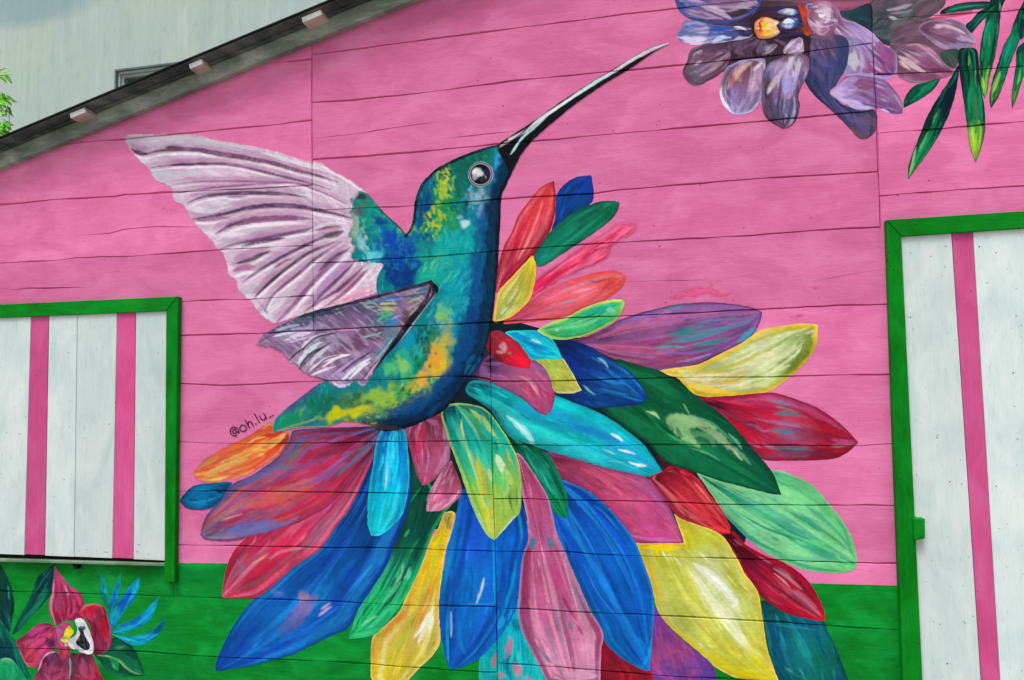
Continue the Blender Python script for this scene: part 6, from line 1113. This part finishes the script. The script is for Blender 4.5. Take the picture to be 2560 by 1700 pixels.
leafp(3, '2300,8 2258,26 2240,46 2226,60 2240,78* 2256,58 2278,36 2300,22', '2296,12 2236,72', ['04242a', '054038', '065044', '05383c'], [('2280,26 2262,42 2245,62', 4, '0a7c60', .7)])
leafp(3, '2380,-10* 2352,20 2340,45 2330,75 2314,105 2302,142 2288,185 2281,225 2284,251* 2301,226 2318,182 2331,142 2346,105 2358,80 2380,60*', '2370,0 2316,110 2284,250', ['04242a', '04282c', '0a7860', '0a8464', '0a6c48', '70b04c', '2c4434'],
      [('2335,80 2325,110 2315,140', 8, '0aa080', .8), ('2306,165 2298,190 2290,215', 7, '90c468', .8), ('2312,115 2300,155 2286,200', 4.5, '041c2a', .9), ('2340,55 2350,30', 7, '042028', .8)])
leafp(4, '2380,80* 2358,100 2344,115 2342,150 2336,188 2332,225 2333,254* 2345,222 2356,188 2368,160 2380,140*', '2370,90 2333,254', ['053038', '0a5040', '0a7444', '2c8c4c', '6cac54', '0a4430'], [('2352,160 2350,180 2345,195', 6, '7cc064', .7), ('2355,120 2352,145', 7, '0a8c5c', .7)])
leafp(4, '2370,-15* 2385,-15* 2385,60 2372,70 2354,90 2346,60 2350,25', '2372,-10 2358,80', ['04242a', '05323a', '063c3c'], [])
leafp(5, '2083,249* 2086,226 2108,198 2140,188 2168,181 2148,210 2116,232', '2166,182 2083,249', ['083c30', '0a5c44', '0a6448', '083c30'], [('2150,194 2125,212 2100,232', 4, '0a8058', .7)])
leafp(6, '2211,150 2206,200 2193,250 2171,300 2141,350 2108,395 2093,416* 2096,378 2119,315 2141,262 2171,212 2192,180', '2205,160 2160,290 2093,416', ['041c28', '042030', '042430', '044030', '0a7844', '2c9850', '7cc070'],
      [('2170,250 2155,280 2145,300', 4, '0a7c44', .8), ('2160,262 2150,285', 3, '50b880', .7), ('2140,305 2128,330 2118,350', 7, '60b878', .8), ('2150,290 2130,330', 4, '0a8048', .8), ('2112,340 2104,375 2099,398', 5, '90d08c', .8), ('2195,190 2190,230 2172,280', 8, '041a2a', .8)])
leafp(7, '2211,115 2230,111 2251,114 2257,145 2259,175 2264,215 2270,250 2271,300 2262,340 2249,377* 2236,337 2227,275 2221,230 2215,187 2210,150', '2232,115 2240,240 2249,377', ['041c28', '041e2c', '06342e', '0a5c3c', '0a7040', '0a6c3c', '88c040', 'a0cc38', '70a830'],
      [('2238,196 2234,230 2236,260', 7, '14905c', .8), ('2255,190 2262,240 2264,280', 5, '0a9468', .8), ('2248,215 2250,250 2250,285', 7, '4c6c44', .6), ('2240,292 2244,320 2247,350', 7, 'b8dc3c', .85), ('2262,292 2260,315 2256,335', 6, '98cc30', .85), ('2250,290 2249,310', 4, '3c6c28', .7), ('2225,120 2228,170', 10, '03161f', .7)])
def stemf(p):
    p.fill('c8587c'); p.c = p.c*(1+.3*(vn(p.x/6, p.y/3, 4)-.5))[:, None]
paint('stem', PALM, '2130,46 2180,34 2240,24 2242,31 2190,40 2132,52', stemf, 1, 1.2, 'thin pink stem')

# ------------------------------------------------ red flower and leaves, bottom left
O3 = T2(0, 3)
RED = root('flower_mural', (-1.4, 0, 0.9), 'painted crimson flower with black and white lip below the shuttered window', 'mural')
LV = root('leaf_mural', (-1.6, 0, 0.9), 'painted dark green pointed leaves at the left of the crimson flower', 'mural')
BLF = root('leaf_mural', (-1.2, 0, 0.9), 'painted fan of blue grass-like leaves beside the crimson flower', 'mural')
GLF = root('leaf_mural', (-1.2, 0, 0.8), 'painted broad green leaf at lower right of the crimson flower', 'mural')
def q3(par, layer, outline, ax, cols, name='petal', strokes=(), streaks=(('c84870', .5, 5, 2, .57), ('5c1830', .5, 6, 2, .56)), edges=(), blobs=(), label=None, g=1.2):
    return fl(par, layer, outline, ax, cols, label, streaks, edges, strokes, blobs, .14, O3, name, .2, g)
GS = (('0a8a6c', .6, 4, 1.6, .57), ('04322c', .6, 5, 2, .55))
q3(LV, 1, '-20,1568 -20,940 30,1040 100,1160 160,1220 190,1330 240,1450 270,1575 -20,1575', '20,1000 150,1570', ['0a5848', '08504c', '063c44', '04343c', '064c3c'], 'leaf', [('10,1000 30,1060', 8, '0a7c5c', .6), ('0,1330 60,1340 140,1400', 12, '04283a', .6)], GS)
q3(LV, 2, '5,500* 40,560 85,650 125,790 133,900 112,1020 92,1130* 30,1050 -20,960* -20,560', '10,520 100,1120', ['06402c', '044030', '04443c', '043c3c', '053c34'], 'leaf', [('75,700 80,760 85,820', 6, '1c8c7c', .8), ('40,620 60,760 80,900', 6, '04282c', .8), ('100,760 115,860 105,980', 8, '042c28', .8), ('30,900 60,1000 85,1080', 6, '0a4c58', .7)], GS)
q3(LV, 3, '495,505* 420,555 350,620 308,720 268,830 198,950 130,1080 105,1150* 160,1130 240,1040 330,940 420,840 475,770 500,650', '495,510 105,1150', ['042440', '043040', '04443c', '0a5c50', '06503c', '0a5c44'], 'leaf', [('440,600 380,720 300,860 200,1000', 8, '042c2c', .8), ('470,620 440,720', 12, '04284c', .7), ('420,800 340,880 240,990 170,1080', 8, '0a7c64', .7), ('340,680 300,780', 6, '0a6450', .7), ('180,1130 140,1165', 8, '5c9c90', .8)], GS)
q3(LV, 4, '-20,1575 -20,1400 40,1362 100,1370 160,1430 220,1520 245,1575', '60,1380 60,1575', ['3ca070', '149860', '0c9058', '0a8c54'], 'leaf', [('20,1390 60,1370 110,1385', 5, '7cb890', .8)], (('1ca870', .5, 5, 2, .57), ('088050', .5, 6, 2, .56)))
BS = (('10a8b8', .6, 5, 1.6, .55), ('0a58a8', .6, 6, 2, .57))
q3(BLF, 1, '930,580* 970,630 1000,760 1018,920* 985,900 955,850 918,760', '930,590 1010,920', ['088050', '0a8868', '0a8470', '08705c', '0a6c6c'], 'leaf', (), BS)
q3(BLF, 2, '1122,565* 1112,700 1100,800 1060,920 1015,1010 1005,900 1035,760 1075,650', '1120,575 1010,1000', ['0a9460', '0a8c80', '0a74ac', '0a6c7c', '0a849c'], 'leaf', [('1095,680 1080,720', 8, '0a5cb4', .7)], BS)
q3(BLF, 3, '1295,610* 1282,720 1235,830 1155,930 1070,1060 1025,1090 1008,1000 1075,880 1155,760 1225,670', '1290,620 1025,1080', ['0a78a0', '0aa0bc', '0a74c8', '0a54b0', '0a98b0', '0a7ca4'], 'leaf', [('1275,640 1260,720 1210,820', 8, '10b4c0', .8), ('1220,700 1170,800 1110,900', 11, '0a54b8', .8), ('1080,880 1040,980 1030,1050', 7, '10a4c4', .8)], BS)
q3(BLF, 4, '1475,790* 1442,900 1382,1010 1272,1085 1132,1135 1035,1125 1105,1055 1220,1015 1330,940 1400,860', '1465,800 1040,1120', ['0a8078', '0aa4b4', '0a8cd0', '0a5cbc', '0aa8b8', '0a7c80'], 'leaf', [('1420,900 1340,1000 1220,1080 1120,1110', 6, '10b0bc', .8), ('1260,1010 1180,1050 1100,1065', 10, '0a5cc0', .8), ('1380,920 1300,985', 9, '0a8cdc', .7)], BS)
q3(BLF, 4, '1540,990* 1502,1090 1425,1180 1305,1245 1200,1240 1110,1190 1035,1145* 1200,1162 1350,1135 1440,1085', '1530,1000 1040,1150', ['0a7878', '0a4c88', '0a80b8', '0aa4bc', '10acb0', '60d0cc'], 'leaf', [('1520,1030 1480,1080 1450,1110', 12, '08488c', .8), ('1050,1155 1150,1185 1260,1210', 6, '20c0bc', .8), ('1400,1140 1300,1190', 8, '0a90d0', .7)], BS)
q3(GLF, 2, '1030,1190 1120,1185 1200,1230 1270,1330 1312,1440 1335,1525* 1220,1535 1080,1532 1000,1490 925,1400 880,1330 980,1310', '960,1300 1330,1525', ['0c4c38', '0a5840', '0a5c40', '0a6c44', '0a5034'], 'leaf', [('1110,1200 1220,1280 1300,1440', 6, '04382c', .8), ('1060,1270 1120,1265 1150,1260', 9, '4c8464', .7), ('900,1340 1000,1350 1100,1390 1150,1440 1220,1490 1310,1520', 5, '7cb46c', .9), ('1010,1360 1060,1400 1080,1480', 16, '0c9c48', .7), ('1040,1420 1060,1460', 6, '50b070', .7), ('1140,1370 1220,1430', 10, '0a6444', .6), ('1200,1540 1270,1530 1320,1522', 5, '04402c', .8)], GS)
RS = (('d0406c', .5, 5, 2, .57), ('5c1830', .6, 6, 2, .55))
q3(RED, 4, '500,515* 560,590 640,690 725,750 772,830 760,900 740,960 690,1020 600,1020 525,1065 470,990 448,890 475,770 490,650', '505,530 600,1030', ['b8507c', 'b84878', 'b43c70', '9c2c54', '8c1c3c', '7c2044'], 'petal', [('500,640 490,760 470,900 515,1055', 5, 'd88ca8', .85), ('540,780 540,880 560,960', 14, 'a44c70', .6), ('640,780 660,880 660,960', 6, '4c1028', .8), ('650,720 720,800 740,880', 12, 'cc3c78', .7), ('600,690 620,760 630,790', 5, 'c088a8', .8), ('500,940 560,960 610,950', 10, 'b41434', .7), ('505,560 520,620', 8, '7c6058', .5), ('690,950 700,900', 12, 'c44878', .5)], RS)
q3(RED, 5, '760,885 860,862 950,885 985,960 1018,1060 1032,1180 990,1290 872,1335 850,1220 838,1100 790,1010 700,990 730,930', '800,900 950,1310', ['a02038', '8c1c34', '701c34', '801c38', '802848', '702848'], 'petal', [('730,950 790,885 880,872 950,890', 5, 'd86c74', .8), ('760,940 850,920 880,950', 12, 'c01430', .7), ('940,1000 960,1100 940,1180', 18, 'b0142c', .8), ('880,920 920,960 880,1040', 12, '6c3044', .7), ('985,960 1015,1080 1020,1200', 5, 'a85c78', .8), ('800,1000 870,1080 880,1180', 8, '3c1024', .7), ('900,1200 920,1260 960,1280', 12, '882c50', .7)], RS)
q3(RED, 5, '500,1075 420,1038 335,1065 230,1150 148,1212 180,1300 235,1415 290,1455 372,1432 412,1340 530,1260 510,1150', '490,1100 200,1380', ['5c1838', '9c3464', 'b83c78', 'b84068', 'b83c5c', 'b43454'], 'petal', [('260,1150 340,1110 420,1080', 14, 'c0408c', .7), ('200,1230 300,1210 380,1190', 10, 'c0507c', .6), ('430,1180 460,1230 520,1240', 18, '3c2044', .8), ('240,1310 320,1330 360,1400', 14, 'c43c58', .6), ('180,1290 230,1410 290,1450', 4, 'cc8490', .7)], RS)
q3(RED, 6, '540,1330 500,1300 440,1312 390,1370 358,1460 330,1575 645,1575 655,1450 645,1345', '520,1320 480,1570', ['4c3058', '7c3058', '8c3460', '983c64', 'a84878'], 'petal', [('355,1480 385,1380 445,1320 510,1308', 6, 'd8a8c4', .9), ('450,1370 520,1380', 12, '5c3464', .6), ('400,1480 480,1460 560,1470', 14, '98406c', .5)], RS)
q3(RED, 6, '650,1330 720,1322 830,1325 880,1400 925,1500 945,1575 655,1575', '750,1330 800,1570', ['4c2440', '6c3050', 'a04468', 'a43c5c', 'b02c44'], 'petal', [('665,1340 668,1440 680,1560', 12, '44384c', .8), ('760,1380 780,1460 790,1560', 16, 'a84c70', .6), ('850,1370 900,1480 930,1570', 8, 'b0203c', .8), ('640,1350 650,1450 640,1560', 5, 'a8a8a4', .8)], RS)
q3(RED, 7, '490,1110 555,1060 600,1035 650,1045 660,1100 600,1200 645,1270 642,1330 605,1372 565,1372 532,1300 500,1215', '520,1080 590,1360', ['9c4474', 'a85084', 'a04470', 'a83458', 'b03450'], 'petal', [('520,1110 560,1120', 12, 'c060a0', .7), ('600,1290 610,1340', 16, 'c83c50', .8), ('550,1200 580,1260', 8, 'c07090', .6), ('600,1230 630,1250', 8, 'e8c8b8', .8)], RS)
q3(RED, 8, '690,1012 760,1003 808,1070 838,1150 864,1230 860,1312 815,1330 735,1305 670,1255 628,1200 690,1160 715,1090', '720,1020 830,1310', ['e4ecf0', 'dcd4ec', 'e8dcf0', 'ece8ec'], 'lip', [('745,1075 770,1090 760,1110', 9, '0a2c2c', .95)], (('b8bcc8', .5, 5, 2, .6),), label='black and white flower lip')
q3(RED, 9, '728,1075 752,1070 768,1105 782,1150 808,1195 832,1250 822,1284 775,1288 722,1255 700,1220 722,1180 742,1140 724,1100', '740,1070 800,1290', ['0c2c2c', '14242c', '101820', '141c2c'], 'lip', [('735,1080 760,1075 765,1090', 5, '7ca098', .6), ('700,1180 740,1200', 8, '5c5c44', .7), ('750,1240 790,1250', 6, '2c4444', .6)], (('4c5654', .7, 5, 3, .57),), label='black flower lip marking')
q3(RED, 10, '600,1120 640,1060 665,1090 685,1130 650,1170 640,1200 600,1225 560,1195 590,1165', '640,1070 590,1220', ['b8a020', 'd8d014', 'd8d838', 'a8b830', 'c8d868'], 'stamen', [('560,1185 600,1180 640,1190', 5, '50a838', .8), ('640,1100 650,1150', 8, 'e4dc10', .8), ('600,1200 630,1205', 6, 'e8d0a8', .7), ('680,1110 700,1160 690,1190', 8, 'b4b898', .8), ('655,1150 690,1200 700,1230', 9, 'ccc8b0', .7)], (), label='yellow flower heart')
q3(RED, 11, '628,1195 645,1215 700,1262 690,1285 650,1268 625,1225', '635,1200 690,1275', ['f0e0d0', 'ece4e4', 'e8dce4'], 'lip', (), (), label='pale curl of the lip')

# ------------------------------------------------ signature, hand lettered: @oh.lu_
SIG = root('signature', (-0.6, 0, 1.55), 'small dark handwritten artist signature slanting up towards the bird tail', 'lettering')
def letter(lines, w, layer=60):
    segs = [smooth_open(np.array(l, float), 1.5) for l in lines]
    allp = np.vstack(segs); x0, y0 = allp.min(0)-4; x1, y1 = allp.max(0)+4
    V, T = gridmesh(x0, y0, x1, y1, .6)
    d = np.full(len(V), 1e9)
    for sgm in segs:
        if len(sgm) == 1 or np.hypot(*(sgm[-1]-sgm[0])) < .01 and len(sgm) < 3: dd = np.hypot(V[:, 0]-sgm[0, 0], V[:, 1]-sgm[0, 1])
        else: dd, _ = linedist(V[:, 0], V[:, 1], sgm)
        d = np.minimum(d, dd)
    V, T = cut(V, T, w/2-d+(vn(V[:, 0]/2, V[:, 1]/2, 3)-.5)*.5, 1)
    V, T = compact(V, T); V, T = split_joints(V, T); V, T = compact(V, T)
    W = plane(V[:, 0], V[:, 1]); W[:, 1] += groove(V[:, 0], V[:, 1])-.0004-LSTEP*layer
    me = mesh_np('letter', W, T); at = me.attributes.new('paint', 'FLOAT_COLOR', 'POINT')
    at.data.foreach_set('color', np.tile(np.append(hx('4a1440'), 1), (len(V), 1)).astype(np.float32).ravel())
    return link('letter', me, PAINT, SIG)
sa_ = math.radians(-29)
def SG(u, v): return (536+u*math.cos(sa_)-v*math.sin(sa_)*-1*-1, 1000+u*math.sin(sa_)+v*math.cos(sa_))
def arc(cx, cy, rx, ry, a0, a1, n=14): return [SG(cx+rx*math.cos(math.radians(a)), cy+ry*math.sin(math.radians(a))) for a in np.linspace(a0, a1, n)]
letter([arc(7, -2, 4.2, 4.6, 0, 360, 16), arc(7, -2, 9.5, 10.5, 60, -285, 26)[0:0] or arc(7, -2, 9.6, 10.6, 50, -270, 26) , [SG(11.2, -7), SG(11.4, 0), SG(13, 3.4), SG(16.2, 1)]], 2.4)
letter([arc(28, 1, 7.6, 7.6, 0, 362, 22)], 2.4)
letter([[SG(41, -13), SG(41.4, 8)], [SG(41.3, 1), SG(44.5, -4.6), SG(49, -5), SG(51.4, -1), SG(51.6, 8)]], 2.4)
letter([[SG(58.6, 6.6), SG(59.2, 7)]], 2.8)
letter([[SG(67, -15), SG(67.4, 8)]], 2.4)
letter([[SG(75, -6), SG(75, 3), SG(78.6, 7.6), SG(83.6, 6.6), SG(86, 1.5)], [SG(86, -6.5), SG(86.4, 8)]], 2.4)
letter([[SG(92, 8.8), SG(104, 8.6)]], 2.0)
